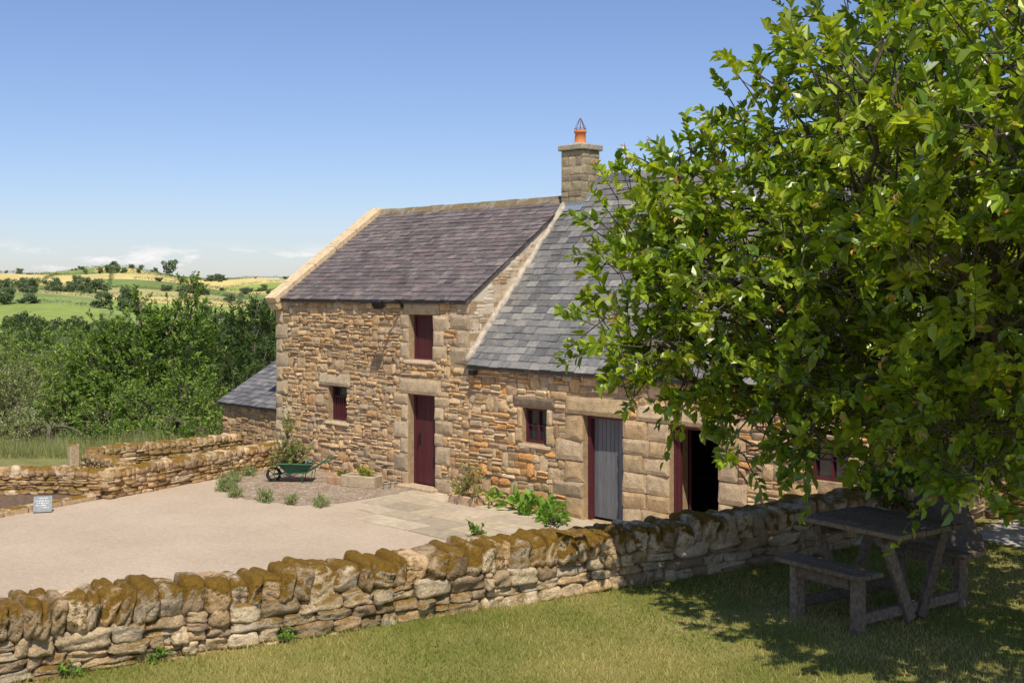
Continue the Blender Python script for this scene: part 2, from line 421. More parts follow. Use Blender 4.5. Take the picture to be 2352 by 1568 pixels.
def slates(mb,x0,x1,P0,P1,pal,rr,sw=.26,ex=.155,clip=None,flip=1):
    P0=Vector(P0);P1=Vector(P1);Vv=(P1-P0);Ln=Vv.length;Vv.normalize()
    N=X.cross(Vv)*flip; N.normalize()
    nr=int(Ln/ex);ex=Ln/nr
    for r in range(nr+1):
        t=r*ex-.03; off=(r%2)*sw/2+rr.uniform(-.02,.02); x=x0-off
        e=min(ex*1.9,Ln-t)
        if e<.03: continue
        rowc=rr.uniform(.90,1.08)
        while x<x1-.01:
            a=max(x,x0);w=sw*rr.uniform(.8,1.2);b=min(x+w,x1);x+=w
            if b-a<.02: continue
            c=pcol(rr,pal,.2);c=tuple(v*rowc for v in c)
            up=.024+rr.uniform(0,.013);lo=.002; dj=rr.uniform(-.012,.012)
            g=.0025
            def Q(s,tt,d): return P0+X*s+Vv*tt+N*d
            vs=[Q(a+g,t+dj,up),Q(b-g,t+dj+rr.uniform(-.006,.006),up+rr.uniform(-.004,.004)),Q(b-g,t+e,lo+.004),Q(a+g,t+e,lo+.004),Q(a+g,t+dj,up-.016),Q(b-g,t+dj,up-.016)]
            mb.add(vs,[(0,1,2,3),(4,5,1,0)] if flip>0 else [(3,2,1,0),(0,1,5,4)],c)
def roofslab(mb,x0,x1,pts,th,col,m):
    vs=[(x,y,z) for x in(x0,x1) for y,z in pts]+[(x,y,z-th) for x in(x0,x1) for y,z in pts]
    fs=[(0,1,4,3),(1,2,5,4),(6,9,10,7),(7,10,11,8),(0,3,9,6),(2,8,11,5),(0,6,7,1),(1,7,8,2),(3,4,10,9),(4,5,11,10)]
    mb.add(vs,fs,col,m)
mb=MB()
roofslab(mb,.30,7.14,[(-.09,4.07),(3.1,6.34),(6.3,4.07)],.07,(.08,.07,.07),0)
slates(mb,.32,7.15,(0,-.10,4.075),(0,3.1,6.345),PUR,rr)
slates(mb,.32,7.15,(0,6.31,4.075),(0,3.1,6.345),PUR,rr,flip=-1)
roof=mb.obj('roof',[M_SLATE],house)
mb=MB(); x=.34
while x<7.0:
    w=rr.uniform(.4,.55); w=min(w,7.06-x); c=pcol(rr,[(.32,.27,.20),(.26,.22,.17)]); zz=6.34+rr.uniform(-.01,.012)
    vs=[(x+.005,2.93,zz-.075),(x+w-.005,2.93,zz-.075),(x+w-.005,3.05,zz+.075),(x+.005,3.05,zz+.075),(x+.005,3.15,zz+.075),(x+w-.005,3.15,zz+.075),(x+w-.005,3.27,zz-.075),(x+.005,3.27,zz-.075),(x+.005,2.91,zz-.11),(x+w-.005,2.91,zz-.11)]
    mb.add(vs,[(8,9,1,0),(0,1,2,3),(3,2,5,4),(4,5,6,7),(0,3,4,7),(1,6,5,2)],c); x+=w
ridge=mb.obj('roof_ridge',[M_RIDGE],house)
mb=MB(); th=math.atan2(6.34-4.07,3.19)
for sgn in(1,-1):
    M0=Matrix.Translation((.13,3.1,6.36)) @ (Matrix.Rotation(math.pi,4,'Z') if sgn<0 else Matrix.Identity(4)) @ Matrix.Rotation(th,4,'X')
    d=0
    while d<3.95:
        l=min(rr.uniform(.75,1.05),4.08-d); c=pcol(rr,[(.58,.48,.33),(.54,.45,.31)],.08)
        mb.box(-.22,-d-l+.004,-.05,.22,-d-.004,.13,c,0,M0,bev=.012); d+=l
    mb.box(-.2,-4.12,-.22,.2,-3.75,-.052,(.52,.43,.30),0,M0,bev=.015)
mb.obj('gable_coping',[M_QUOIN],house)
MAR=(.088,.021,.025)
def plank_leaf(mb,x0,x1,z0,z1,y,th,n,col,rr):
    w=(x1-x0)/n
    for i in range(n):
        q=rr.uniform(.88,1.12)
        mb.box(x0+i*w+.003,y+rr.uniform(0,.004),z0,x0+(i+1)*w-.003,y+th,z1,tuple(v*q for v in col),0,None,bev=.005)
    mb.box(x0+.01,y+.02,z0+.01,x1-.01,y+th-.004,z1-.01,tuple(v*.3 for v in col))
def frame(mb,o,y0,y1,w,col,bottom=True):
    x0,x1,z0,z1=o
    mb.box(x0+.002,y0,z0+.002,x0+w,y1,z1-.002,col); mb.box(x1-w,y0,z0+.002,x1-.002,y1,z1-.002,col)
    mb.box(x0+w,y0,z1-w,x1-w,y1,z1-.002,col)
    if bottom: mb.box(x0+w,y0,z0+.002,x1-w,y1,z0+w,col)
mb=MB(); plank_leaf(mb,5.21,5.99,.09,1.98,.18,.05,5,MAR,rr)
d=mb.obj('door',[M_PAINT],house)
mb=MB(); frame(mb,D1,.15,.26,.06,(.095,.024,.03),False); mb.obj('door_frame',[M_PAINT],d)
mb=MB(); mb.tube([(5.33,.17,.98),(5.33,.12,1.0),(5.33,.12,1.13),(5.33,.17,1.15)],.012,6); mb.box(5.31,.172,.93,5.35,.18,1.2)
mb.obj('door_handle',[M_IRON],d)
mb=MB(); mb.box(5.0,-.22,-.02,6.15,.14,.085,(.40,.33,.24),0,None,bev=.02); mb.obj('doorstep',[M_QUOIN],house)
mb=MB(); plank_leaf(mb,5.23,5.94,2.84,3.71,.17,.045,3,MAR,rr); d=mb.obj('hatch_door',[M_PAINT],house)
mb=MB(); frame(mb,UP,.14,.25,.05,(.095,.024,.03)); mb.obj('hatch_frame',[M_PAINT],d)
def part_empty(name,loc,parent,ploc):
    w_=thing(name,loc,'','')
    for k_ in('label','category'): del w_[k_]
    w_.parent=parent; w_.matrix_parent_inverse=Matrix.Translation(-Vector(ploc)); return w_
w_=part_empty('window',(2.5,0,1.24),house,(3.5,3,0))
mb=MB(); frame(mb,W1,.12,.22,.05,MAR); mb.box(2.26,.13,1.78,2.87,.2,1.82,MAR); 
for i in range(8):
    xx=2.29+i*.078; mb.box(xx,.12,1.29,xx+.03,.15,1.78,MAR)
mb.obj('window_frame',[M_PAINT],w_)
mb=MB(); mb.box(2.26,.19,1.29,2.87,.2,2.0); mb.obj('window_pane',[M_GLASS],w_)
mb=MB(); mb.tube([(4.98,-.04,4.0),(4.93,-.25,4.05),(4.82,-.46,4.03)],.022,8); mb.box(4.95,-.06,3.90,5.03,-.035,4.06)
M_=Matrix.Translation((4.72,-.50,3.98))@Matrix.Rotation(.45,4,'X')
mb.box(-.14,-.07,-.09,.14,.07,.09,(1,1,1),0,M_,bev=.015)
mb.obj('wall_lamp',[M_IRON],house)
# ---- low stable
D2=(10.29,11.26,0,1.96); D3=(12.33,13.36,0,1.94); W2=(8.67,9.34,1.30,1.99); W3=(15.1,15.78,1.3,1.95)
st=thing('stone_stable',(12,3,0),'long low rubble stone stable with grey slate roof','building')
mb=MB(); ops=[D2,D3,W2,W3]; XE=22
cells(mb,7.121,XE,-.3,2.75,0,.5,ops,MOR)
mb.box(7.121,6.3,-.3,XE,6.8,2.75,MOR); mb.box(XE-.4,.5,-.3,XE,6.3,2.75,MOR)
for xa,xb in((XE-.4,XE),):
    mb.add([(xa,0,2.75),(xa,6.8,2.75),(xa,3.4,6.7),(xb,0,2.75),(xb,6.8,2.75),(xb,3.4,6.7)],[(0,2,1),(3,4,5),(0,3,5,2),(1,2,5,4)],MOR)
bl=[(9.86,11.42,1.96,2.30),(11.6,13.75,1.95,2.27),(8.42,9.56,2.0,2.22),(8.55,9.45,1.2,1.3),(14.9,16.0,1.96,2.2)]
jambs(bl,10.29,11.26,0,1.96,rr,.70,.42,right=False,hr=(.28,.42))
jambs(bl,8.67,9.34,1.3,1.99,rr,.22,.14)
z=0
while z<1.93:
    h=min(rr.uniform(.28,.4),1.95-z); c_=rr.uniform(.4,.62); bl+= [(11.26,11.26+c_,z,z+h),(11.26+c_,12.33,z,z+h)]; z+=h
z=0
while z<1.93:
    h=min(rr.uniform(.28,.4),1.95-z); c_=rr.uniform(.3,.6); bl+= [(13.36,13.36+c_,z,z+h)]; z+=h
DK=[i for i,b in enumerate(bl) if b[:2]==(8.42,9.56)]
for i,b in enumerate(bl):
    c=(.20,.165,.13) if i in DK else pcol(rr,[(.44,.36,.25),(.41,.335,.24),(.45,.36,.23),(.42,.32,.20)],.12)
    stone(mb,O0,X,Z,-Y,*b,.032+rr.uniform(0,.02),c,rr,cut=.02,m=1,gap=.006,jit=.4)
rubble(mb,O0,X,Z,-Y,7.125,XE,-.12,2.74,bl+ops,rr,pal=PAL+[(.45,.27,.12),(.43,.25,.11),(.48,.41,.30),(.42,.28,.14)],rh=(.075,.18),rw=(.13,.42))
mb.obj('wall',[M_FAC,M_QUOIN],st)
mb=MB(); roofslab(mb,7.16,XE+.05,[(-.1,2.76),(3.4,6.76),(6.9,2.76)],.08,(.08,.08,.08),0)
slates(mb,7.20,XE,(0,-.12,2.765),(0,3.4,6.765),GRY,rr,sw=.3,ex=.175)
slates(mb,7.20,XE,(0,6.92,2.765),(0,3.4,6.765),GRY,rr,sw=.3,ex=.3,flip=-1)
r2=mb.obj('roof',[M_SLATE],st)
mb=MB()
x=7.75
while x<XE:
    w=.45; mb.add([(x+.004,3.24,6.66),(x+w-.004,3.24,6.66),(x+w-.004,3.36,6.86),(x+.004,3.36,6.86),(x+.004,3.44,6.86),(x+w-.004,3.44,6.86),(x+w-.004,3.56,6.66),(x+.004,3.56,6.66)],[(0,1,2,3),(3,2,5,4),(4,5,6,7),(0,3,4,7),(1,6,5,2)],pcol(rr,[(.15,.15,.16),(.18,.18,.18)])); x+=w
mb.obj('roof_ridge',[M_SLATE],st)
mb=MB(); P=[]
for i in range(26):
    f=i/25; y=-.1+f*3.25; z=2.78+f*3.72+.05
    P.append((7.155+rr.uniform(-.015,.015),y,z+rr.uniform(-.015,.015)))
mb.tube(P,[.065+rr.uniform(-.012,.03) for _ in P],6)
mb.obj('mortar_fillet',[M_MORTAR],st,True)
# chimney
mb=MB(); cx0,cx1,cy0,cy1=7.09,7.70,2.8,3.36
mb.box(cx0,cy0,5.8,cx1,cy1,7.36,(.28,.24,.17))
for (O,U,N,W) in((Vector((cx0,cy0,0)),X,-Y,cx1-cx0),(Vector((cx1,cy0,0)),Y,X,cy1-cy0),(Vector((cx1,cy1,0)),-X,Y,cx1-cx0),(Vector((cx0,cy1,0)),-Y,-X,cy1-cy0)):
    z=6.0
    while z<7.35:
        h=min(rr.uniform(.13,.24),7.36-z)
        cuts=[0,W*rr.uniform(.3,.7),W] if rr.random()<.75 else [0,W*.35,W*.7,W]
        for a,b in zip(cuts[:-1],cuts[1:]): stone(mb,O,U,Z,N,a,b,z,z+h,.016,pcol(rr,[(.34,.285,.185),(.39,.33,.22),(.29,.245,.17)],.16),rr,cut=.010,m=0,jit=.4,gap=.005)
        z+=h
chim=mb.obj('chimney',[M_CHIM],r2)
mb=MB(); mb.box(cx0-.07,cy0-.07,7.37,cx1+.07,cy1+.07,7.50,(.36,.33,.26),0,None,bev=.02)
cc=Vector(((cx0+cx1)/2,(cy0+cy1)/2,0))
mb.tube([cc+Z*7.495,cc+Z*7.55],[.24,.17],12,(.36,.33,.27)); mb.obj('chimney_cap',[M_CHIM],chim)
mb=MB(); prof=[(7.53,.145),(7.56,.145),(7.58,.13),(7.76,.115),(7.77,.135),(7.80,.14),(7.83,.135),(7.835,.10),(7.6,.10)]
mb.tube([cc+Z*a for a,b in prof],[b for a,b in prof],24); mb.obj('chimney_pot',[M_POT],chim,True)
mb=MB()
for i in range(8):
    a=i*math.pi/4; c_,s_=math.cos(a),math.sin(a)
    mb.tube([cc+Vector((c_*.115,s_*.115,7.8)),cc+Vector((c_*.13,s_*.13,7.86)),cc+Vector((c_*.06,s_*.06,8.0)),cc+Vector((c_*.012,s_*.012,8.10))],.0055,4)
for rr_,zz in((.128,7.87),):
    mb.tube([cc+Vector((math.cos(i*.4488)*rr_,math.sin(i*.4488)*rr_,zz)) for i in range(15)],.005,4)
mb.obj('bird_guard',[M_RUST],chim)
mb=MB()
mb.box(cx0-.03,cy0-.035,6.0,cx1+.035,cy0-.027,6.22); mb.add([(cx0-.05,cy0-.03,6.15),(cx1+.06,cy0-.03,6.15),(cx1+.06,cy0-.12,6.03),(cx0+.02,cy0-.12,6.03)],[(3,2,1,0)])
mb.add([(cx1+.03,cy0-.03,5.98),(cx1+.03,cy1,6.68),(cx1+.03,cy1,6.85),(cx1+.03,cy0-.03,6.2)],[(0,1,2,3)])
mb.obj('lead_flashing',[M_LEAD],chim)
# stable openings
mb=MB(); plank_leaf(mb,10.36,11.26,.05,1.93,.22,.04,9,(.15,.153,.16),rr); d=mb.obj('door',[M_PAINT],st); d['label']='grey painted boarded door'
mb=MB(); mb.box(10.292,.12,.01,10.36,.26,1.955,MAR); mb.box(10.36,.12,1.90,11.255,.2,1.955,(.1,.04,.045)); mb.obj('door_frame',[M_PAINT],d)
mb=MB(); M_=Matrix.Translation((12.40,.52,0))@Matrix.Rotation(2.6,4,'Z')
for i in range(5): mb.box(i*.17+.002,0,.05,i*.17+.168,.04,1.88,MAR,0,M_,bev=.004)
d=mb.obj('stable_door',[M_PAINT],st); d['label']='maroon boarded door standing open'
mb=MB(); frame(mb,D3,.1,.2,.06,MAR,False); mb.box(12.392,.12,.02,12.46,.18,1.87,MAR); mb.obj('door_frame',[M_PAINT],d)
for nm,W in(('a',W2),('b',W3)):
    w_=part_empty('window',(W[0],0,W[2]),st,(12,3,0))
    mb=MB(); frame(mb,W,.10,.2,.055,MAR); xm=(W[0]+W[1])/2; zm=(W[2]+W[3])/2
    mb.box(xm-.02,.11,W[2]+.05,xm+.02,.18,W[3]-.05,MAR); mb.box(W[0]+.05,.12,zm-.012,W[1]-.05,.17,zm+.012,MAR)
    mb.obj('window_frame',[M_PAINT],w_)
    mb=MB(); mb.box(W[0]+.05,.16,W[2]+.05,W[1]-.05,.165,W[3]-.05); mb.obj('window_pane',[M_GLASS],w_)
mb=MB(); mb.box(7.3,-.2,2.56,7.42,-.05,2.66,bev=.01); mb.tube([(7.36,-.02,2.6),(7.36,-.1,2.62)],.015,6); mb.obj('wall_lamp',[M_IRON],st)
# ---- lean-to outbuilding
lt=thing('stone_outbuilding',(-1.4,2,0),'small low stone outbuilding with slate roof against the gable','outbuilding')
mb=MB(); mb.box(-2.75,.15,-1.2,-.05,5.5,1.3,MOR)
mb.add([(-2.75,.15,1.3),(-2.75,5.5,1.3),(-2.75,2.8,2.78),(-.05,.15,1.3),(-.05,5.5,1.3),(-.05,2.8,2.78)],[(0,2,1),(3,4,5),(0,3,5,2),(1,2,5,4)],MOR)
rubble(mb,Vector((-2.75,.15,0)),X,Z,-Y,0,2.7,-.6,1.3,[],rr,pal=[(.30,.22,.15),(.36,.27,.18),(.26,.2,.14)])
rubble(mb,Vector((-2.75,5.5,0)),-Y,Z,-X,0,5.35,-1,1.3,[],rr,rw=(.2,.5))
mb.obj('wall',[M_FAC],lt)
mb=MB(); roofslab(mb,-2.85,-.04,[(.05,1.32),(2.8,2.86),(5.6,1.32)],.06,(.08,.08,.08),0)
slates(mb,-2.86,-.045,(0,.03,1.325),(0,2.8,2.865),[(.15,.14,.145),(.19,.18,.18),(.12,.115,.12),(.22,.205,.20)],rr,sw=.24,ex=.17)
mb.obj('roof',[M_SLATE],lt)
# ---- wing
wg=thing('stone_cottage',(21,-1,1.7),'rubble stone cottage wing in deep tree shade','building')
mb=MB(); mb.box(17.65,-2.7,-.2,27,-.1,3.5,MOR)
rubble(mb,Vector((17.65,-2.7,0)),X,Z,-Y,0,9.3,1.2,3.5,[],rr,rh=(.12,.22),rw=(.2,.55),dep=(.02,.06))
mb.obj('wall',[M_WALLF],wg)
mb=MB(); 
mb.add([(17.5,-2.95,3.42),(27,-2.95,3.42),(27,0.0,4.9),(17.5,0.0,4.9),(17.5,-2.95,3.34),(27,-2.95,3.34),(27,0.0,4.82),(17.5,0.0,4.82)],[(0,1,2,3),(7,6,5,4),(4,5,1,0),(5,6,2,1),(3,7,4,0),(2,6,7,3)],(.1,.1,.1))
slates(mb,17.5,27,(0,-2.97,3.43),(0,0,4.92),GRY,rr,sw=.3,ex=.2); mb.obj('roof',[M_SLATE],wg)
# ---------------------------------------------------------------- drystone walls
def cube_t(n):
    key={};vs=[];fs=[]
    def g(p):
        k=tuple(round(c,5) for c in p)
        if k not in key: key[k]=len(vs); vs.append(p)
        return key[k]
    for ax in range(3):
        for sg in(-1,1):
            for i in range(n):
                for j in range(n):
                    q=[]
                    for a,b in((i,j),(i+1,j),(i+1,j+1),(i,j+1)):
                        p=[0,0,0]; p[ax]=sg; p[(ax+1)%3]=-1+2*a/n; p[(ax+2)%3]=-1+2*b/n; q.append(g(tuple(p)))
                    fs.append(q if sg>0 else q[::-1])
    return np.array(vs),np.array(fs)
def superst(T,k):
    return T/np.power(np.sum(np.abs(T)**k,1),1/k)[:,None]
class Stones:
    def __init__(s,n,k,rng): s.T,s.F=cube_t(n); s.S=superst(s.T,k); s.V=[];s.FF=[];s.C=[];s.n=0;s.rng=rng
    def put(s,c,T,N,U,h,col,amp=.08,ro=0.0,tap=.16):
        rg=s.rng; p=s.S.copy()
        d=np.zeros(len(p))
        for k in range(8):
            kv=rg.normal(size=3)*(1.1+k*.85); d+=np.sin(p@kv+rg.uniform(0,6.3))*amp/(1+k*.32)
        p=p*(1+d)[:,None]
        p[:,0]*=1+rg.uniform(-tap,tap)*p[:,2]; p[:,2]*=1+rg.uniform(-tap,tap)*p[:,0]
        q=p*np.array(h)
        cs,sn=math.cos(ro),math.sin(ro)
        q=np.stack([q[:,0]*cs-q[:,2]*sn,q[:,1],q[:,0]*sn+q[:,2]*cs],1)
        W=np.array(c)+q[:,:1]*np.array(T)+q[:,1:2]*np.array(N)+q[:,2:]*np.array(U)
        s.V.append(W); s.FF.append(s.F+s.n); s.n+=len(W); s.C.append(np.tile(np.array(col),(len(W),1)))
    def arr(s): return np.concatenate(s.V),np.concatenate(s.FF),np.concatenate(s.C)
    def mesh(s,name,mat):
        V,F,C=s.arr(); return np_mesh(name,V,F,C,[mat],True)
def mossblades(V,F,rng,count,thr,sc,pal,h=(.007,.016)):
    a,b,c,d=[V[F[:,i]] for i in range(4)]
    nrm=np.cross(c-a,d-b); ar=np.linalg.norm(nrm,axis=1); nrm/=ar[:,None]+1e-12
    cen=(a+b+c+d)/4
    nz=np.sin(cen[:,0]*3.1*sc+1+2*np.sin(cen[:,1]*1.7*sc))*.5+np.sin(cen[:,1]*4.3*sc+2*np.sin(cen[:,0]*2.9+cen[:,2]*9))*.5
    nz+=np.clip((-9.3-cen[:,1])*.12,-.25,.4)
    w=ar*np.clip((nrm[:,2]+.05)*1.2,0,1)*(nz>thr)
    idx=rng.choice(len(F),count,p=w/w.sum())
    u=rng.uniform(0,1,(count,1));v=rng.uniform(0,1,(count,1))
    P=(a[idx]*(1-u)+b[idx]*u)*(1-v)+(d[idx]*(1-u)+c[idx]*u)*v
    n_=nrm[idx]+rng.normal(0,.5,(count,3)); n_/=np.linalg.norm(n_,axis=1,keepdims=True)
    H=rng.uniform(*h,count)[:,None]; tn=np.cross(n_,rng.normal(size=(count,3))); tn/=np.linalg.norm(tn,axis=1,keepdims=True)
    W=.006
    VV=np.stack([P-tn*W-n_*.003,P+tn*W-n_*.003,P+n_*H],1).reshape(-1,3); FF=np.arange(3*count).reshape(-1,3)
    pal=np.array(pal); C=pal[rng.integers(0,len(pal),count)]*rng.uniform(.7,1.3,(count,1)); C=np.repeat(C,3,0)
    return VV,FF,C
def drystone(path,z0,z1,ch,th,seed,res,mat,label,zb=None,cw=(.09,.2),rw=(.10,.42),rh=(.045,.11),amp=.045,cmat=None,moss=0):
    rng=np.random.default_rng(seed); r_=random.Random(seed)
    P=[Vector((a,b,0)) for a,b in path]; seg=[(P[i+1]-P[i]).length for i in range(len(P)-1)]; tot=sum(seg)
    def at(s):
        for i,l in enumerate(seg):
            if s<=l or i==len(seg)-1: 
                t=(P[i+1]-P[i]).normalized(); return P[i]+t*s,t
            s-=l
    w_=thing('drystone_wall',(path[0][0],path[0][1],z0),label,'wall')
    S=Stones(res,9,rng)
    pal=[(.40,.335,.245),(.34,.275,.195),(.44,.37,.27),(.30,.24,.175),(.38,.29,.19),(.38,.335,.27),(.46,.405,.315),(.28,.22,.155)]
    z=z0;
    while z<z1-.02:
        h=min(r_.uniform(*rh),z1-z); 
        if z1-z-h<.03:h=z1-z
        s=r_.uniform(-.1,0); ph=r_.uniform(0,6)
        while s<tot:
            w=r_.uniform(*rw)*(1 if r_.random()<.75 else .6); p,t=at(min(max(s+w/2,0),tot)); nn=Vector((t.y,-t.x,0))
            off=r_.uniform(-.025,.025)
            zc=z+h/2+.014*math.sin(s*1.9+ph)
            if h>.08 and r_.random()<.3:
                f=r_.uniform(.35,.65)
                S.put(p+nn*off+Z*(zc-h/2+h*f/2),t,nn,Z,(w/2*1.02,th/2*r_.uniform(.92,1.06),h*f/2*1.08),pcol(r_,pal,.2),amp,r_.uniform(-.05,.05))
                S.put(p+nn*(off*.3)+Z*(zc+h/2-h*(1-f)/2),t,nn,Z,(w/2*1.02,th/2*r_.uniform(.92,1.06),h*(1-f)/2*1.08),pcol(r_,pal,.2),amp,r_.uniform(-.05,.05))
            else:
                S.put(p+nn*off+Z*zc,t,nn,Z,(w/2*1.02,th/2*r_.uniform(.92,1.07),h/2*1.07),pcol(r_,pal,.2),amp,r_.uniform(-.06,.06))
            s+=w
        z+=h
    link(bpy.data.objects.new('wall_body',S.mesh('wall_body',mat)),w_)
    S=Stones(res+2,5.0,rng); s=0
    while s<tot:
        w=r_.uniform(*cw); p,t=at(min(s+w/2,tot)); nn=Vector((t.y,-t.x,0)); h=ch*r_.uniform(.84,1.1)
        S.put(p+Z*(z1+h/2-.03)+nn*r_.uniform(-.025,.025),t,nn,Z,(w/2*1.08,th/2*r_.uniform(.95,1.12),h/2*1.03),pcol(r_,pal,.22),amp*1.2,r_.uniform(-.28,.04),.1); s+=w*.97
    cm=S.mesh('wall_coping',cmat or mat)
    link(bpy.data.objects.new('wall_coping',cm),w_)
    if moss:
        V_,F_,_=S.arr()
        VV,FF,CC=mossblades(V_,F_,rng,moss,-.05,1.0,[(.29,.17,.03),(.21,.125,.02),(.36,.22,.04),(.16,.105,.022),(.24,.18,.04)])
        mo=link(bpy.data.objects.new('moss',np_mesh('moss',VV,FF,CC,[M_MOSS])),w_); mo['kind']='stuff'
    mb=MB()
    for i in range(len(P)-1):
        t=(P[i+1]-P[i]).normalized(); nn=Vector((t.y,-t.x,0))*(th*.38); zb_=zb if zb is not None else z0
        a,b=P[i],P[i+1]
        vs=[a-nn+Z*zb_,b-nn+Z*zb_,b+nn+Z*zb_,a+nn+Z*zb_,a-nn+Z*(z1+ch*.4),b-nn+Z*(z1+ch*.4),b+nn+Z*(z1+ch*.4),a+nn+Z*(z1+ch*.4)]
        mb.add(vs,[(0,3,2,1),(4,5,6,7),(0,1,5,4),(1,2,6,5),(2,3,7,6),(3,0,4,7)],(.13,.10,.07))
    mb.obj('wall_core',[mat],w_)
    return w_
LP=[(16.95,-16.2),(17.05,-14.9),(17.22,-13.2),(17.65,-11.4),(18.08,-9.55),(18.54,-7.8),(18.76,-6.7),(19.08,-4.5),(19.15,-2.75)]
drystone(LP,1.62,2.0,.25,.40,11,7,M_WALL,'mossy drystone retaining wall with upright coping stones along the lawn',zb=0,cmat=M_COPE,moss=110000)
drystone([(.35,-.1),(.85,-1.6),(1.35,-3.6),(1.9,-5.35)],0,.44,.2,.36,12,3,M_WALLF,'low mossy drystone wall running out from the house corner')
drystone([(1.75,-5.4),(.9,-6.0),(.1,-6.9),(-1.2,-8.6),(-2.2,-10.5)],0,.46,.2,.36,13,3,M_WALLF,'low drystone wall of reddish stones behind a flower bed')
drystone([(-1.95,.1),(-1.8,-1.8),(-1.95,-3.9)],-.1,.42,.18,.36,14,3,M_WALLF,'low mossy drystone wall below the outbuilding')
drystone([(-1.9,-3.95),(-.4,-4.1),(1.35,-4.3)],-.1,.34,.16,.34,15,3,M_WALLF,'short low mossy wall closing off a pen')
mb=MB(); mb.box(-2.25,-4.35,-.3,-2.05,-4.1,.64,(.36,.31,.24),0,None,bev=.03); o=mb.obj('stone_gatepost',[M_WALLF]); tag(o,'short weathered stone gatepost beside the mossy wall','gatepost')
mb=MB(); P0=Vector((1.75,-5.55,0));P1=Vector((3.1,-10.2,0)); t=(P1-P0).normalized(); s=0; ang=math.atan2(t.y,t.x)
while s<4.8:
    w=R.uniform(.5,.95); M=Matrix.Translation(P0+t*(s+w/2))@Matrix.Rotation(ang+R.uniform(-.03,.03),4,'Z')
    mb.box(-w/2+.01,-.12,-.05,w/2-.01,.12,.13+R.uniform(-.02,.02),pcol(R,[(.42,.36,.27),(.38,.32,.24)]),0,M,bev=.03); s+=w
o=mb.obj('stone_kerb',[M_WALLF]); tag(o,'row of rounded kerb stones edging the flower bed','kerb',kind='structure')
sheet('flower_bed',[(1.7,-5.5),(3.0,-10.2),(-1.5,-10.2),(-.9,-8.4),(.2,-6.9),(1.0,-6.1)],.07,M_SOIL,'dark bare soil of a flower bed','flower bed')
# ---------------------------------------------------------------- lawn
mb=MB()
LW=[(a+.05,b) for a,b in LP]
top=LW+[(60,-2.75),(60,-40),(16.9,-40)]
m=len(top); nn=[(a,b,1.7) for a,b in top]+[(a,b,-.2) for a,b in top]
mb.add(nn,[tuple(range(m))[::-1]]+[(i,(i+1)%m,(i+1)%m+m,i+m) for i in range(m)])
o=mb.obj('lawn',[M_LAWN]); tag(o,'short sunlit lawn raised above the yard','lawn',kind='structure')
sheet('garden_path',[(19.5,-2.8),(19.6,-4.35),(24,-5.0),(30,-5.0),(30,-2.8)],1.706,M_PATH,'pale path by the cottage','path')
def blades(name,P,H,W,C,lean,rng,mat):
    n=len(P); a=rng.uniform(0,6.283,n); dx=np.stack([np.cos(a),np.sin(a),0*a],1)*W[:,None]/2
    b=rng.uniform(0,6.283,n); ln=rng.uniform(0,1,n)*lean*H
    tip=P+np.stack([np.cos(b)*ln,np.sin(b)*ln,H],1)
    V=np.stack([P-dx,P+dx,tip],1).reshape(-1,3); F=np.arange(3*n).reshape(n,3)
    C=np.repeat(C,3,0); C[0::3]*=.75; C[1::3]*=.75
    me=np_mesh(name,V,F,C,[mat]); return link(bpy.data.objects.new(name,me))
rng=np.random.default_rng(5)
N=170000
e=rng.uniform(-4.5,6.5,N); q=rng.uniform(0,1,N); nn_=7.0+5.6*q**1.25
x=25.3+.6987*e-.7154*nn_; y=-16.53+.7154*e+.6987*nn_
wy=[b for a,b in LP]; wx=[a for a,b in LP]
keep=(x>np.interp(y,wy,wx)+.2)&(y<-2.9)&~((y>-4.6)&(x>19.5)); x=x[keep];y=y[keep]
P=np.stack([x,y,np.full(len(x),1.7)],1)
pn=.5+.3*np.sin(x*1.9+np.sin(y*2.3)*1.4)+.3*np.sin(y*2.7+x*.8+1)+.3*np.sin(x*5.3+y*1.7)*np.sin(y*6.1-x)
pn=np.clip(pn+rng.normal(0,.28,len(x)),0,1)[:,None]
C=np.array([[.21,.275,.045]])*(1-pn)+np.array([[.54,.45,.17]])*pn
C*=rng.uniform(.72,1.25,(len(x),1))
edge=np.exp(-(x-np.interp(y,wy,wx)-.2)*9)
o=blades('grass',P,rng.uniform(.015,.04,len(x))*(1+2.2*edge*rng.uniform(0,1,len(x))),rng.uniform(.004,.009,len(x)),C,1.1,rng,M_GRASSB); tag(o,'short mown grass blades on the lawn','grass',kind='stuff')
# ---------------------------------------------------------------- foliage
def leafcloud(P,D,Nn,S,width,fold):
    X_=D/np.linalg.norm(D,axis=1,keepdims=True)
    Nn=Nn-(Nn*X_).sum(1,keepdims=True)*X_; Nn/=np.linalg.norm(Nn,axis=1,keepdims=True)+1e-9
    Y_=np.cross(Nn,X_)
    T=np.array([(0,0,0),(.28,-.42,fold),(.68,-.36,fold*.8),(1,0,-.12),(.68,.36,fold*.8),(.28,.42,fold)])
    T[:,1]*=width*1.15
    V=P[:,None,:]+S[:,None,None]*(T[None,:,0:1]*X_[:,None]+T[None,:,1:2]*Y_[:,None]+T[None,:,2:3]*Nn[:,None])
    n=len(P); b=np.arange(n)[:,None]*6
    F=np.concatenate([b+np.array([[0,1,2,3]]),b+np.array([[0,3,4,5]])],0)
    return V.reshape(-1,3),F
def unit(rng,n):
    v=rng.normal(size=(n,3)); return v/np.linalg.norm(v,axis=1,keepdims=True)
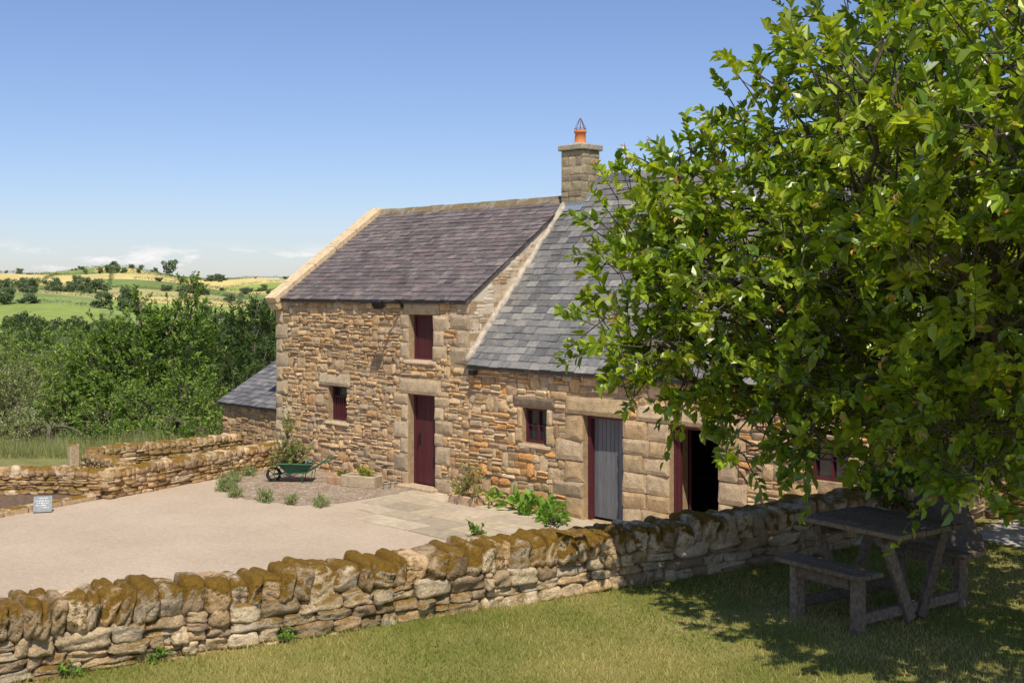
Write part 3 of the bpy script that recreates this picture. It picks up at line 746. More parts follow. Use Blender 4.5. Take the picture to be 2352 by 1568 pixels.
def crown_mesh(name,ells,dens,slen,lper,lsize,pal,seed,mat,tip=None,width=.5,up=.35,twig=True,longs=.08,inner=.5,twr=.004,face=.55):
    rng=np.random.default_rng(seed)
    Ps=[];Ds=[]
    E=[(np.array(c,float),np.array(r if hasattr(r,'__len__') else (r,r,r),float)) for c,r in ells]
    for i,(c,r) in enumerate(E):
        n=max(4,int(dens*12.57*np.mean(r)**2))
        d=unit(rng,n); rad=rng.uniform(inner,1.03,n)
        p=c+d*r*rad[:,None]
        k=np.ones(n,bool)
        for j,(c2,r2) in enumerate(E):
            if j!=i:
                ins=(((p-c2)/r2)**2).sum(1)<.4
                k&=~(ins&(rng.uniform(0,1,n)<.75))
        Ps.append(p[k]);Ds.append(d[k])
    P=np.concatenate(Ps);D=np.concatenate(Ds);n=len(P)
    sd=D*.75+np.array([0,0,up])+unit(rng,n)*.55; sd/=np.linalg.norm(sd,axis=1,keepdims=True)
    L=slen*rng.uniform(.55,1.25,n); L[rng.uniform(0,1,n)<longs]*=1.9
    f=(np.arange(lper)+.6)/lper
    LP_=P[:,None]+sd[:,None]*(L[:,None]*f[None])[...,None]; LP_[...,2]-=(f**2)[None]*L[:,None]*.12
    rad=unit(rng,n*lper); SD=np.repeat(sd,lper,0); rad-= (rad*SD).sum(1,keepdims=True)*SD
    LD=SD*.55+rad*.9+np.array([0,0,.05])
    NN=np.array([0,0,1.])+np.repeat(D,lper,0)*.35+rng.normal(size=(n*lper,3))*face
    S=lsize*rng.uniform(.6,1.25,n*lper)
    V,F=leafcloud(LP_.reshape(-1,3),LD,NN,S,width,.12)
    pal=np.array(pal); sc=pal[rng.integers(0,len(pal),n)]
    C=np.repeat(sc,lper,0)*.6+pal[rng.integers(0,len(pal),n*lper)]*.4
    C*=rng.uniform(.72,1.28,(len(C),1))
    if tip is not None:
        tm=np.zeros((n,lper),bool); ch=rng.uniform(0,1,n)<.3; tm[ch,-2:]=True; tm=tm.ravel()
        C[tm]=np.array(tip)*rng.uniform(.7,1.2,(tm.sum(),1))
        V=V.reshape(-1,6,3); 
        base=V[tm][:,0:1]; V[tm]=base+(V[tm]-base)*.5; V=V.reshape(-1,3)
    C=np.repeat(C,6,0)
    mi=np.zeros(len(F),int)
    if twig:
        a=P-sd*L[:,None]*.6; b=P+sd*L[:,None]*.95
        w=np.cross(sd,np.array([.3,.2,1.])); w/=np.linalg.norm(w,axis=1,keepdims=True); w2=np.cross(sd,w)
        o=len(V); t=twr
        V2=np.stack([a+w*t*1.6,a-w*t*1.6,b-w*t*.5,b+w*t*.5,a+w2*t*1.6,a-w2*t*1.6,b-w2*t*.5,b+w2*t*.5],1).reshape(-1,3)
        ix=o+np.arange(n)[:,None]*8
        F2=np.concatenate([ix+np.array([[0,1,2,3]]),ix+np.array([[4,5,6,7]])])
        V=np.concatenate([V,V2]);F=np.concatenate([F,F2]);C=np.concatenate([C,np.tile([[.1,.08,.05]],(len(V2),1))]); mi=np.concatenate([mi,np.ones(len(F2),int)])
    return np_mesh(name,V,F,C,[mat,M_BARK],False,mi),P
def cam_ells(lst):
    out=[]
    for e,n_,z,r in lst:
        x,y=cam_plan(e,n_); out.append(((x,y,z),r))
    return out
def limb(mb,a,b,r0,r1,rr,sag=.1,n=6,sides=7):
    a=Vector(a);b=Vector(b);L=(b-a).length;pts=[];rs=[]
    j=Vector((rr.uniform(-1,1),rr.uniform(-1,1),rr.uniform(-.3,1)))*L*sag
    for i in range(n+1):
        f=i/n; w=Vector((rr.uniform(-1,1),rr.uniform(-1,1),rr.uniform(-1,1)))*L*.018*(0<i<n)
        pts.append(a.lerp(b,f)+j*math.sin(f*math.pi)+w); rs.append(r0+(r1-r0)*f**.8)
    mb.tube(pts,rs,sides)
    return pts
# main plum tree
E=[(1.15,10,4.1,.55),(1.13,10.5,4.66,.42),(1.05,10.5,5.2,.2),(1.45,10.3,5.1,.35),(1.88,10,4.98,.77),(1.87,9.8,3.96,.8),(2.34,9.5,5.6,.65),(2.86,9.5,4.7,1.15),(2.93,9.5,6.25,.85),(3.33,8.5,5.43,1.0),(3.21,8.2,4.14,1.0),(2.64,9,3.62,.7),(1.92,9.3,3.35,.3),(3.08,8,3.4,.5),(1.78,9.2,2.98,.13),(1.85,9.2,3.1,.15),(4.26,8.5,4.8,1.3),(4.1,8.5,3.57,.9),(1.09,9.8,3.6,.28),(1.44,9.5,3.6,.26),(3.88,11.5,5.0,1.5),(3.7,9.5,7.1,1.05),(2.25,9,3.25,.3),(3.25,8,3.05,.22),(5.5,12,4.8,1.6),(2.5,7.4,5.0,.5),(3.1,7.2,4.5,.7),(2.2,8.5,4.4,.6),(1.5,10,5.45,.22),(3.6,11.5,3.9,.9),(5.2,9.5,5.2,1.3),(2.1,10.5,4.5,.8),(2.6,10.5,3.9,.7),(1.6,9.9,4.5,.6),(1.7,9.2,4.3,.45),(1.1,9.3,3.9,.3),(3.7,9.8,3.35,.5),(4.3,10.2,3.35,.55),(3.2,9.6,3.25,.35),(2.65,6.5,5.2,.45),(3.3,6.4,4.9,.6),(2.95,6.6,5.8,.55),(2.1,7.0,5.5,.35),(3.9,6.8,5.4,.8),(2.5,6.9,4.5,.3)]
ET=cam_ells(E)
bx,by=cam_plan(4.4,12.0)
tree=thing('plum_tree',(bx,by,1.7),'old leafy plum tree with gnarled trunk beside the drystone wall','tree')
PG=[(.24,.34,.022),(.33,.42,.028),(.15,.24,.02),(.39,.45,.04),(.26,.36,.022),(.11,.185,.018)]
me,SP=crown_mesh('crown',ET,15.5,.31,15,.10,PG,21,M_LEAF,tip=(.48,.27,.08),width=.56,inner=.55)
link(bpy.data.objects.new('crown',me),tree)
r_=random.Random(4); mb=MB()
base=Vector((bx,by,1.65)); fork=base+Vector((.1,-.15,1.25))
pts=[base+Vector((.0,.0,-.05)),base+Vector((-.02,.04,.15)),base+Vector((-.1,.0,.5)),base+Vector((.02,-.1,.9)),fork]
mb.tube(pts,[.42,.31,.26,.23,.25],14)
for c,r in ET:
    if r<.25: continue
    m=limb(mb,fork+Vector((r_.uniform(-.08,.08),r_.uniform(-.08,.08),0)),c,.06+.02*r,.014,r_,.10,8)
    idx=[i for i in range(len(SP)) if (Vector(SP[i])-Vector(c)).length<r*1.1]
    for i in r_.sample(idx,min(len(idx),int(12*r)+4)):
        limb(mb,m[r_.choice([5,6,7,8])],SP[i],.012,.004,r_,.12,4,5)
mb.obj('trunk',[M_BARK],tree,True)
def bgtree(name,lst,basexy,label,cat,pal,seed,dens=5,lsize=.16,slen=.5,lper=12,mat=M_LEAF2,width=.5,up=.3,longs=.08):
    x,y=basexy; z=float(terr(x,y)); ells=cam_ells(lst)
    t=thing(name,(x,y,z),label,cat)
    me,SPx=crown_mesh('crown',ells,dens,slen,lper,lsize,pal,seed,mat,width=width,up=up,inner=.45,twr=.008,longs=longs)
    link(bpy.data.objects.new('crown',me),t)
    mb=MB(); rr_=random.Random(seed); f=Vector((x,y,z+.8))
    mb.tube([(x,y,z-.1),(x,y,z+.4),f],[.2,.15,.12],8)
    for c,r in ells: limb(mb,f,c,.07,.02,rr_)
    mb.obj('trunk',[M_BARK],t,True)
GA=[(.16,.25,.045),(.21,.30,.055),(.11,.18,.035),(.28,.36,.075)]
GB=[(.085,.14,.03),(.115,.175,.04),(.065,.11,.025)]
GC=[(.27,.34,.08),(.32,.39,.10),(.20,.27,.07)]
GW=[(.34,.36,.17),(.40,.41,.22),(.27,.30,.13)]
bgtree('ash_tree',[(-13,42,1.3,1.9),(-11.9,42,2.1,1.3),(-11.3,42,3.4,.6),(-11.25,42,4.1,.3),(-11.3,42,4.5,.12),(-13.1,42,2.9,.7),(-13.1,42,3.7,.3),(-12.4,42,3.1,.4),(-14.2,42,2.6,.5),(-14.5,42,1.5,1.1),(-15,41,.2,1.1),(-11.4,41,.3,1.4),(-13.4,40.5,-.1,1.2),(-12.2,40.6,-.3,1.0)],cam_plan(-13,42),'bushy green ash tree with tall leader shoots beyond the garden walls','tree',GA,31,dens=10,up=.6,longs=.2)
bgtree('oak_tree',[(-12.4,55,1.6,1.8),(-11.2,55,1.8,1.8),(-13.4,54,.5,1.8),(-11.6,55,2.7,.9),(-14,53,-.6,1.8),(-12,52,-.8,2),(-13.2,55,2.2,1.2),(-10,56,1.8,2)],cam_plan(-12.2,55),'dark green rounded oak tree behind the outbuilding','tree',GB,32,dens=6)
bgtree('field_maple',[(-24,60,.9,1.4),(-22.5,60,1.2,1.1),(-25.5,60,.4,1.3),(-21.5,59,.2,1.4),(-23.5,58,-.8,1.8),(-26,58,-1.2,1.6)],cam_plan(-23.5,60),'light green field maple in the hedgerow','tree',GC,33,dens=5)
bgtree('willow_bush',[(-17.3,42,.3,1.1),(-16.1,42,.2,.8),(-18.3,43,.9,1.1),(-18.6,42,-.1,1.2),(-16.6,41,-.8,1.0),(-17.8,40.5,-.9,1.1),(-15.6,41,-.9,.8)],cam_plan(-17.3,42),'pale grey green willow bush at the meadow edge','bush',GW,34,dens=8,lsize=.13,width=.3)
bgtree('hawthorn_bush',[(-19.7,40,.7,1.0),(-20,40,-.2,1.1),(-19,39,-.9,.8)],cam_plan(-19.8,40),'hawthorn bush at the meadow edge','bush',GB,35,dens=8,lsize=.12)
bgtree('elder_bush',[(-17,50,.8,1.5),(-19.5,51,.4,1.3),(-21,50,0,1.5),(-16,48,-.4,1.5)],cam_plan(-18,50),'mid green elder bush on the slope','bush',GC,36,dens=6)
bgtree('hazel_bush',[(-9.0,36.5,.3,.8),(-10.2,37,.6,1.0),(-11.4,37,.35,.9),(-12.5,37,.2,.85),(-9.6,35,-.2,.7),(-11,35.2,-.3,.8),(-12.2,35.4,-.35,.7),(-8.4,36.5,-.1,.6),(-7.6,33.2,-.05,.5),(-8.5,33.4,0,.6),(-9.5,33.6,-.05,.62),(-10.4,34,-.1,.6)],cam_plan(-10.2,36),'spreading green hazel bush just beyond the low wall','bush',GA,37,dens=9,lsize=.13,longs=.2)
bgtree('bramble_bush',[(-12.6,36,-.3,.5),(-14.6,37.5,-.3,.7),(-15.5,38,-.4,.6)],cam_plan(-14.5,37.5),'low sprawling bramble bush in the meadow grass','bush',GW,38,dens=10,lsize=.11)
# meadow grass
N=30000
e=rng.uniform(-19.5,-8.5,N); q=rng.uniform(30.5,44,N)
x=25.3+.6987*e-.7154*q; y=-16.53+.7154*e+.6987*q
k=(x<-2.6)&~((x>-3.2)&(y>-.5)); x=x[k];y=y[k]
P=np.stack([x,y,terr(x,y)-.03],1)
hm=.7+.5*np.sin(x*1.3+np.sin(y)*2)*np.sin(y*1.1)
C=np.array([(.34,.32,.14),(.46,.40,.21),(.24,.29,.09),(.30,.33,.11)])[rng.integers(0,4,len(x))]*rng.uniform(.8,1.2,(len(x),1))
o=blades('meadow_grass',P,rng.uniform(.2,.65,len(x))*hm,rng.uniform(.012,.03,len(x)),C,.45,rng,M_GRASSB); tag(o,'tall dry meadow grass beyond the walls','grass',kind='stuff')
# distant trees
def farmesh(name,seed,h,w,pal,n=560):
    rg=np.random.default_rng(seed)
    els=[((0,0,h*.50),(w*.36,w*.36,h*.32))]+[((rg.uniform(-.40,.40)*w,rg.uniform(-.40,.40)*w,h*rg.uniform(.22,.86)),(w*.2,w*.2,h*.15)) for _ in range(10)]
    P=[];
    for c,r in els:
        m=int(n/11)+ (n//4 if c[0]==0 else 0); d=unit(rg,m); P.append(np.array(c)+d*np.array(r)*rg.uniform(.5,1.12,m)[:,None])
    P=np.concatenate(P); m=len(P)
    D=unit(rg,m);N_=unit(rg,m)+np.array([0,0,.5]); V,F=leafcloud(P-D*.4,D,N_,rg.uniform(.6,1.3,m)*w/10,.9,.1)
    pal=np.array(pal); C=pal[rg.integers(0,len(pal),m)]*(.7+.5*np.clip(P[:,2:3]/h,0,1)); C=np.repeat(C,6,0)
    tr=np.array([(-.25,0,-1),(.25,0,-1),(.15,0,h*.5),(-.15,0,h*.5),(0,-.25,-1),(0,.25,-1),(0,.15,h*.5),(0,-.15,h*.5)]); o=len(V)
    V=np.concatenate([V,tr]);F=np.concatenate([F,[[o,o+1,o+2,o+3],[o+4,o+5,o+6,o+7]]]);C=np.concatenate([C,np.tile([[.1,.08,.06]],(8,1))])
    return np_mesh(name,V,F,C,[M_LEAF2])
HAZED=[(.145,.185,.10),(.17,.21,.115),(.12,.16,.09)]  # far tree greens, lightened to put distance haze into the colour
FM=[farmesh('hedgerow_tree',40+i,[9,8,10.5,7][i],[8,9.5,8.5,11][i],HAZED) for i in range(4)]
rd=random.Random(12)
def LD(L,D): return (-.894*D+.447*L, .447*D+.894*L)
def bend(L): return -.22*L-WAVE[0]*math.sin(WAVE[1]*L)
spots=[]
def hedge_line(D0,L0,L1,n,sp=5,big=1.0):
    cl=[rd.uniform(L0,L1) for _ in range(max(3,n//5))]
    for i in range(n):
        L=rd.choice(cl)+rd.gauss(0,9) if rd.random()<.7 else rd.uniform(L0,L1)
        spots.append((L,D0+bend(L)+rd.uniform(-sp,sp),rd.choice([.3,.4,.5,.6,.75,.95])*rd.uniform(.85,1.15)*big))
hedge_line(1400,-170,210,38,12); hedge_line(1220,-150,190,32); hedge_line(1010,-130,160,32,5,1.1); hedge_line(930,-120,150,18); hedge_line(850,-110,140,26,5,1.1); hedge_line(740,-100,120,28,5,1.1); hedge_line(1090,0,160,10)
spots+=[(-30,985,1.5),(-38,1000,1.1),(-75,960,1.2),(-82,950,.9),(40,1390,1.8),(-5,830,1.1),(70,900,1.0)]
for L,D,s_ in spots:
    x,y=LD(L,D); z=float(terr(x,y))
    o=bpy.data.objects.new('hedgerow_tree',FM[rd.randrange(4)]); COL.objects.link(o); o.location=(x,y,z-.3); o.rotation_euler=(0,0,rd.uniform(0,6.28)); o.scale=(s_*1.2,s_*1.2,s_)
    tag(o,'distant rounded green tree on a field boundary','tree','trees along the field hedges')
def stuffwood(name,pts,label,cat,hf,wr,pal,seed,per=130,sz=7):
    rg=np.random.default_rng(seed);Vs=[];Fs=[];Cs=[];o=0; pal=np.array(pal)
    for x,y in pts:
        z=float(terr(x,y)); h=hf(x,y,z,rg)
        if h<.8: continue
        w=rg.uniform(*wr); d=unit(rg,per); d[:,2]=np.abs(d[:,2])*1.0-.15
        P=np.array([x,y,z+h*.35])+d*np.array([w/2,w/2,h*.65])*rg.uniform(.7,1.05,per)[:,None]
        V,F=leafcloud(P,unit(rg,per),unit(rg,per)+np.array([0,0,.8]),rg.uniform(.6,1.3,per)*max(w,min(h,9))/sz,.9,.1)
        c=pal[rg.integers(0,len(pal))]; C=np.tile(c,(per,1))*rg.uniform(.75,1.25,(per,1)); 
        Vs.append(V);Fs.append(F+o);o+=len(V);Cs.append(np.repeat(C,6,0))
    ob=link(bpy.data.objects.new(name,np_mesh(name,np.concatenate(Vs),np.concatenate(Fs),np.concatenate(Cs),[M_LEAF2])))
    tag(ob,label,cat,kind='stuff')
pts=[]
for D0,L0,L1 in((1400,-180,230),(1220,-160,200),(1010,-140,170),(930,-120,150),(850,-120,150),(740,-110,140),(1090,0,170),(1320,-20,200)):
    L=L0
    while L<L1: 
        if rd.random()<.93: pts.append(LD(L,D0+bend(L)+rd.uniform(-1.5,1.5)))
        L+=2.7
for a in range(90): pts.append(LD(-24+a*.1+rd.uniform(-1,1),860+a*6)); 
for a in range(50): pts.append(LD(-80+a*.2+rd.uniform(-1,1),1020+a*4))
for a in range(50): pts.append(LD(70+a*.4+rd.uniform(-1,1),840+a*4))
stuffwood('hedgerow',pts,'dark green hedges dividing the distant fields','hedge',lambda x,y,z,rg:rg.uniform(2.2,4.0),(3,5),HAZED,50,30)
pts=[LD(rd.uniform(-.13*D-12,.14*D+8),D) for D in [rd.uniform(55,640) for _ in range(560)]]
def woodh(x,y,z,rg):
    D=-.894*x+.447*y; d=D+30
    L=.447*x+.894*y
    lump=26*math.sin(L/d*38+1)+14*math.sin(L/d*90)
    return min(13,4.3-(rg.uniform(58,125)+lump*.8)*d/2740*(1 if d>120 else 1.2)-z)
stuffwood('woodland',pts,'dense mixed woodland filling the valley','woodland',woodh,(6,12),[(.09,.13,.035),(.12,.165,.045),(.07,.11,.035),(.16,.205,.06),(.10,.125,.06),(.06,.095,.04)],51,230,10)
# ---------------------------------------------------------------- garden plants
def plant(name,z,lst,label,cat,pal,seed,dens=60,lsize=.05,slen=.1,lper=9,width=.5,up=.5,twig=True,xy=None,mat=M_LEAF2,tip=None):
    x,y=xy
    ells=[((x+a,y+b,z+c),r) for a,b,c,r in lst]
    me,_=crown_mesh(name,ells,dens,slen,lper,lsize,pal,seed,mat,width=width,up=up,twig=twig,inner=.1,twr=.003,tip=tip)
    o=link(bpy.data.objects.new(name,me)); tag(o,label,cat); return o
LAV=[(.36,.40,.20),(.44,.46,.26),(.28,.34,.14)]
for i,(x,y,s_) in enumerate([(2.3,-2.75,.15),(2.75,-3.1,.2),(3.6,-3.35,.14),(4.5,-3.2,.17),(5.1,-3.0,.12),(5.75,-2.75,.14),(1.8,-2.3,.18),(1.3,-1.6,.15)]):
    o=plant('lavender_plant',0,[(0,0,s_*.3,s_),(s_*.8,-s_*.3,s_*.2,s_*.6),(-s_*.9,s_*.4,s_*.2,s_*.5)],'tufty silver green lavender at the cobble edge','plant',LAV,60+i,xy=(x,y),dens=150,lsize=.06,slen=.13,width=.16,up=1.4,lper=8); o['group']='tufts edging the cobbles'
HOS=[(.20,.34,.05),(.26,.40,.07),(.15,.27,.04)]
for i,(x,y,s_) in enumerate([(9.25,-.42,.24),(10.05,-.62,.28),(9.75,-.35,.2),(8.8,-.4,.16),(8.2,-.35,.14)]):
    o=plant('hosta_plant',.02,[(0,0,.1,s_)],'broad leaved bright green plant at the foot of the wall','plant',HOS,75+i,xy=(x,y),dens=34,lsize=.2,slen=.08,lper=3,width=.42,up=.9,twig=False); o['group']='green plants at the foot of the stable wall'
plant('flowering_plant',.05,[(0,0,.3,.24),(.2,0,.5,.14),(-.25,.05,.2,.18),(.3,-.1,.15,.15),(0,0,.65,.1)],'straggly plant with red and yellow leaves by the door','plant',[(.26,.31,.07),(.38,.32,.10),(.40,.24,.12),(.2,.28,.07)],82,xy=(7.6,-.5),dens=48,lsize=.06,slen=.18,up=.7,lper=7)
plant('yellow_shrub',.2,[(0,0,.1,.17),(.12,.03,.06,.12)],'rounded yellow green shrub in a stone trough','plant',[(.42,.44,.05),(.5,.5,.06),(.3,.36,.04)],83,xy=(4.35,-.62),dens=160,lsize=.04,slen=.06,up=.3)
plant('trough_plant',.16,[(0,0,.04,.12),(.15,.08,.04,.1)],'low green plant in a small stone trough','plant',GA,84,xy=(3.7,-.75),dens=120,lsize=.04,slen=.06)
plant('wall_creeper',2.2,[(0,0,0,.3),(.0,.5,.05,.35),(.05,1.0,.1,.4),(-.1,1.5,.1,.4),(-.05,-.4,-.05,.2),(.1,1.9,.2,.4)],'leafy creeper tumbling over the wall end','plant',[(.10,.17,.035),(.14,.22,.045)],85,xy=(19.0,-4.9),dens=55,lsize=.07,slen=.16)
for i,(x,y) in enumerate([(18.0,-8.9),(17.85,-9.7)]):
    plant('ivy_clump',2.24,[(0,0,0,.07),(0,.07,0,.06)],'small green clump growing on the coping','plant',GA,95+i,xy=(x,y),dens=250,lsize=.03,slen=.05)
for i,(x,y) in enumerate([(17.62,-12.5),(17.85,-11.6),(17.5,-13.1)]):
    plant('wall_weed',1.72,[(0,0,.02,.05),(.02,.05,.02,.04)],'small green weed at the wall foot','plant',HOS,110+i,xy=(x,y),dens=240,lsize=.03,slen=.04,up=.9)
def trough(x,y,L,W,H,ang,label,pal):
    mb=MB(); M=Matrix.Translation((x,y,0))@Matrix.Rotation(ang,4,'Z')
    c=pal
    mb.box(-L/2,-W/2,0,L/2,-W/2+.06,H,c,0,M,bev=.02); mb.box(-L/2,W/2-.06,0,L/2,W/2,H,c,0,M,bev=.02)
    mb.box(-L/2,-W/2+.05,0.003,-L/2+.06,W/2-.05,H-.004,c,0,M,bev=.015); mb.box(L/2-.06,-W/2+.05,.003,L/2,W/2-.05,H-.004,c,0,M,bev=.015)
    mb.box(-L/2+.05,-W/2+.05,.02,L/2-.05,W/2-.05,H-.06,(.08,.05,.03),0,M)
    o=mb.obj('stone_trough',[M_QUOIN]); tag(o,label,'planter')
trough(4.35,-.65,.85,.42,.26,.35,'carved stone trough planter with yellow shrub on cobbles',(.38,.33,.25))
trough(3.7,-.75,.5,.36,.18,.5,'small reddish stone trough beside the wheelbarrow',(.36,.24,.16))
trough(7.6,-.5,.75,.36,.2,0,'low stone trough beside the farmhouse door',(.40,.30,.22))
for i,(x,y,s_) in enumerate([(4.95,-.28,.07),(5.0,-.5,.08)]):
    mb=MB(); mb.tube([(x,y,0.01),(x,y,s_*1.6),(x,y,s_*1.65),(x,y,s_*2),(x,y,s_*2),(x,y,s_*1.5)],[s_*.7,s_*.95,s_*1.1,s_*1.1,s_*.9,s_*.85],16)
    o=mb.obj('flower_pot',[M_MORTAR]); tag(o,'small empty stone coloured flower pot by the doorstep','flower pot')
# wheelbarrow
wx_,wy_=cam_plan(-4.75,26.7); A=math.atan2(.7154,.6987)
wb=thing('wheelbarrow',(wx_,wy_,.01),'old green metal wheelbarrow planted with flowers','wheelbarrow')
M=Matrix.Translation((wx_,wy_,.01))@Matrix.Rotation(A,4,'Z')@Matrix.Scale(.94,4)
mb=MB()
bt=[(-.28,-.17,.22),(.18,-.17,.22),(.18,.17,.22),(-.28,.17,.22)]; tp=[(-.50,-.29,.46),(.34,-.29,.44),(.34,.29,.44),(-.50,.29,.46)]
ti=[(-.48,-.27,.458),(.32,-.27,.438),(.32,.27,.438),(-.48,.27,.458)]; so=[(-.40,-.235,.40),(.27,-.235,.39),(.27,.235,.39),(-.40,.235,.40)]
vs=[tuple(M@Vector(p)) for p in bt+tp+ti+so]
mb.add(vs,[(3,2,1,0)]+[(i,(i+1)%4,(i+1)%4+4,i+4) for i in range(4)]+[(i+4,(i+1)%4+4,(i+1)%4+8,i+8) for i in range(4)]+[(i+8,(i+1)%4+8,(i+1)%4+12,i+12) for i in range(4)])
mb.tube([M@Vector(p) for p in tp+[tp[0]]],.014,6)
tray=mb.obj('tray',[M_GREEN],wb)
mb=MB(); mb.add([tuple(M@Vector(p)) for p in so],[(0,1,2,3)]); mb.obj('soil',[M_SOIL],wb)
mb=MB()
for s_ in(-1,1):
    mb.tube([M@Vector(p) for p in((-.62,s_*.05,.17),(-.35,s_*.15,.2),(.2,s_*.22,.24),(.62,s_*.27,.50),(.82,s_*.27,.56))],.016,6)
    mb.tube([M@Vector(p) for p in((.12,s_*.2,.23),(.08,s_*.21,.0),(.30,s_*.22,.0),(.34,s_*.23,.28))],.014,6)
mb.obj('handle_frame',[M_GREEN],wb)
mb=MB()
ring=[M@Vector((-.62+math.cos(i*math.pi/10)*.15,0,.175+math.sin(i*math.pi/10)*.15)) for i in range(21)]
mb.tube(ring,.035,8,cap=False)
for i in range(5): 
    a=i*math.pi*.4; mb.tube([M@Vector((-.62,0,.175)),M@Vector((-.62+math.cos(a)*.14,0,.175+math.sin(a)*.14))],.008,5)
mb.tube([M@Vector((-.62,-.06,.175)),M@Vector((-.62,.06,.175))],.02,8); mb.obj('wheel',[M_RUBBER],wb)
plant('barrow_plant',.42,[(0,0,.1,.26),(-.2,-.2,.1,.22),(-.15,-.12,.35,.24),(-.1,-.1,.7,.18),(.12,.1,.25,.2),(-.3,-.3,-.05,.16),(-.12,-.1,.95,.1)],'airy flowering plant growing in the wheelbarrow','plant',[(.24,.30,.08),(.32,.34,.13),(.40,.32,.18),(.19,.26,.07)],88,xy=(wx_-.08,wy_-.08),dens=60,lsize=.06,slen=.17,lper=7,up=.9)
# chalk sign
mb=MB(); sx,sy=2.55,-6.95; M=Matrix.Translation((sx,sy,.02))@Matrix.Rotation(math.radians(62),4,'Z')@Matrix.Rotation(math.radians(-28),4,'X')
sg=thing('slate_sign',(sx,sy,0),'small slate sign with chalk lettering leaning on the kerb','sign')
mb.box(-.17,-.012,0,.17,.012,.32,(1,1,1),0,M,bev=.004); mb.obj('sign_board',[M_CHALK],sg)
mb=MB()
for j,(zz,a,b) in enumerate([(.26,-.06,.08),(.21,-.11,.11),(.165,-.10,.1),(.12,-.12,.06),(.075,-.05,.1)]):
    x=a
    while x<b:
        w=R.uniform(.008,.016); 
        mb.tube([M@Vector((x,-.015,zz)),M@Vector((x+w*.4,-.015,zz+R.uniform(.014,.028))),M@Vector((x+w*.8,-.015,zz+R.uniform(-.004,.006)))],.005,4); x+=w+R.choice([.003,.003,.012])
mb.obj('chalk_writing',[M_WHITEP],sg)
# ---------------------------------------------------------------- picnic table
px,py=20.47,-7.65
pt=thing('picnic_table',(px,py,1.7),'weathered dark timber picnic table with two joined benches on the lawn','picnic table')
M=Matrix.Translation((px,py,1.7))@Matrix.Rotation(math.radians(-9.5),4,'Z')
WC=[(.155,.11,.07),(.18,.13,.085),(.13,.092,.062),(.21,.155,.105)]
mb=MB()
for i in range(5): mb.box(-.50+R.uniform(-.01,.01),-.42+i*.17+.004,.70,.50+R.uniform(-.01,.01),-.42+(i+1)*.17-.004,.738+R.uniform(-.003,.003),pcol(R,WC),0,M,bev=.006)
mb.obj('table_top',[M_WOOD],pt)
for s_ in(-1,1):
    mb=MB()
    for k in(-1,1): mb.box(-.43,s_*.64+k*.072-.066,.425,.43,s_*.64+k*.072+.066,.462,pcol(R,WC),0,M,bev=.006)
    mb.obj('seat',[M_WOOD],pt)
mb=MB()
for xx in(-.3,.3):
    for s_ in(-1,1):
        mb.box(xx-.035,s_*.64-.055,0,xx+.035,s_*.64+.055,.424,pcol(R,WC),0,M,bev=.006)
        a=Vector((xx+(.04 if xx>0 else -.04)*1,s_*.36,.66));b=Vector((xx+(.04 if xx>0 else -.04),s_*.06,.02))
        dv=(b-a);L=dv.length;an=math.atan2(dv.y,-dv.z)
        mb.box(-.022,-.05,-L,.022,.05,0,pcol(R,WC),0,M@Matrix.Translation(a)@Matrix.Rotation(an,4,'X'),bev=.005)
    mb.box(xx-.028,-.585,.06,xx+.028,.585,.14,pcol(R,WC),0,M,bev=.005)
    mb.box(xx-.03,-.40,.62,xx+.03,.40,.699,pcol(R,WC),0,M,bev=.005)
for s_ in(-1,1):
    for k in(-.058,.058): mb.box(-.264,s_*.64+k-.012,.33,.264,s_*.64+k+.012,.424,pcol(R,WC),0,M)
mb.obj('frame',[M_WOOD],pt)
# ---------------------------------------------------------------- light, sky, camera
tosun=Vector((.70,-.50,1.37)).normalized()
sun=bpy.data.lights.new('sun','SUN'); sun.energy=5.0; sun.angle=math.radians(.5); sun.color=(1,.93,.80)
so_=bpy.data.objects.new('sun',sun); COL.objects.link(so_); so_.rotation_euler=(-tosun).to_track_quat('-Z','Y').to_euler(); so_.location=(20,-20,30)
w=bpy.data.worlds.new('World'); scn.world=w; w.use_nodes=True; t=w.node_tree; t.nodes.clear()
out=t.nodes.new('ShaderNodeOutputWorld'); bg=t.nodes.new('ShaderNodeBackground'); sky=t.nodes.new('ShaderNodeTexSky')
sky.sky_type='NISHITA'; sky.sun_disc=False; sky.sun_elevation=math.asin(tosun.z); sky.sun_rotation=math.atan2(tosun.x,tosun.y); sky.altitude=100; sky.air_density=1.0; sky.dust_density=.45; sky.ozone_density=2.5
bg.inputs[1].default_value=.11
tint=t.nodes.new('ShaderNodeMix'); tint.data_type='RGBA'; tint.blend_type='MULTIPLY'; tint.inputs[0].default_value=1; tint.inputs[7].default_value=(.97,.985,1.19,1); t.links.new(sky.outputs[0],tint.inputs[6])
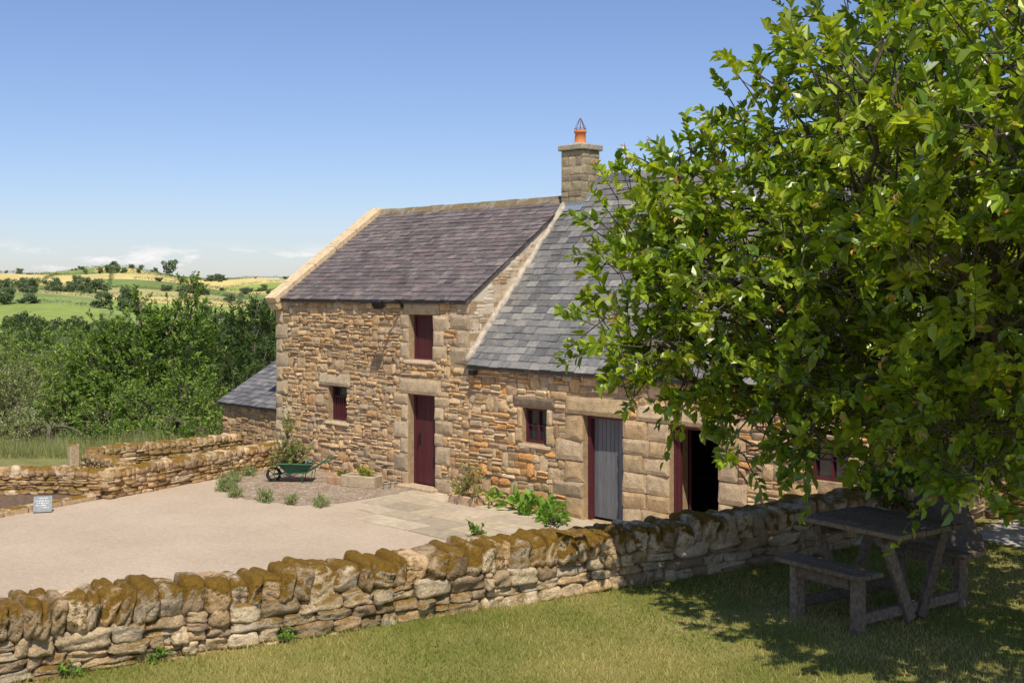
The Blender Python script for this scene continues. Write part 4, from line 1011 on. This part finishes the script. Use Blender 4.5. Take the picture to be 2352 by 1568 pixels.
tc=t.nodes.new('ShaderNodeTexCoord')
mp=t.nodes.new('ShaderNodeMapping'); mp.inputs['Scale'].default_value=(1,1,4.2); t.links.new(tc.outputs['Generated'],mp.inputs[0])
nz=t.nodes.new('ShaderNodeTexNoise'); nz.inputs['Scale'].default_value=16; nz.inputs['Detail'].default_value=8; nz.inputs['Roughness'].default_value=.6; t.links.new(mp.outputs[0],nz.inputs['Vector'])
cr=t.nodes.new('ShaderNodeValToRGB'); cr.color_ramp.elements[0].position=.52; cr.color_ramp.elements[1].position=.62; t.links.new(nz.outputs['Fac'],cr.inputs[0])
sx_=t.nodes.new('ShaderNodeSeparateXYZ'); t.links.new(tc.outputs['Generated'],sx_.inputs[0])
c2=t.nodes.new('ShaderNodeValToRGB'); e_=c2.color_ramp.elements; e_[0].position=.012; e_[0].color=(0,0,0,1); e_[1].position=.020; e_[1].color=(1,1,1,1); q=e_.new(.028); q.color=(1,1,1,1); q=e_.new(.037); q.color=(0,0,0,1); t.links.new(sx_.outputs[2],c2.inputs[0])
mm=t.nodes.new('ShaderNodeMath'); mm.operation='MULTIPLY'; t.links.new(cr.outputs[0],mm.inputs[0]); t.links.new(c2.outputs[0],mm.inputs[1])
mx=t.nodes.new('ShaderNodeMix'); mx.data_type='RGBA'; t.links.new(mm.outputs[0],mx.inputs[0]); t.links.new(tint.outputs[2],mx.inputs[6]); mx.inputs[7].default_value=(8.8,8.5,8.6,1)
t.links.new(mx.outputs[2],bg.inputs[0]); t.links.new(bg.outputs[0],out.inputs[0])
cam=bpy.data.cameras.new('camera'); co=bpy.data.objects.new('camera',cam); COL.objects.link(co)
co.location=(25.3,-16.53,4.3); co.rotation_euler=(math.radians(90),0,math.atan2(.7154,.6987)); cam.sensor_width=36; cam.lens=41.94; cam.shift_y=-.0506; cam.clip_end=9000; cam.clip_start=.1
scn.camera=co
scn.view_settings.view_transform='Standard'; scn.view_settings.look='None'; scn.view_settings.exposure=0
for o in bpy.data.objects:
    if '_loc' in o.keys(): del o['_loc']
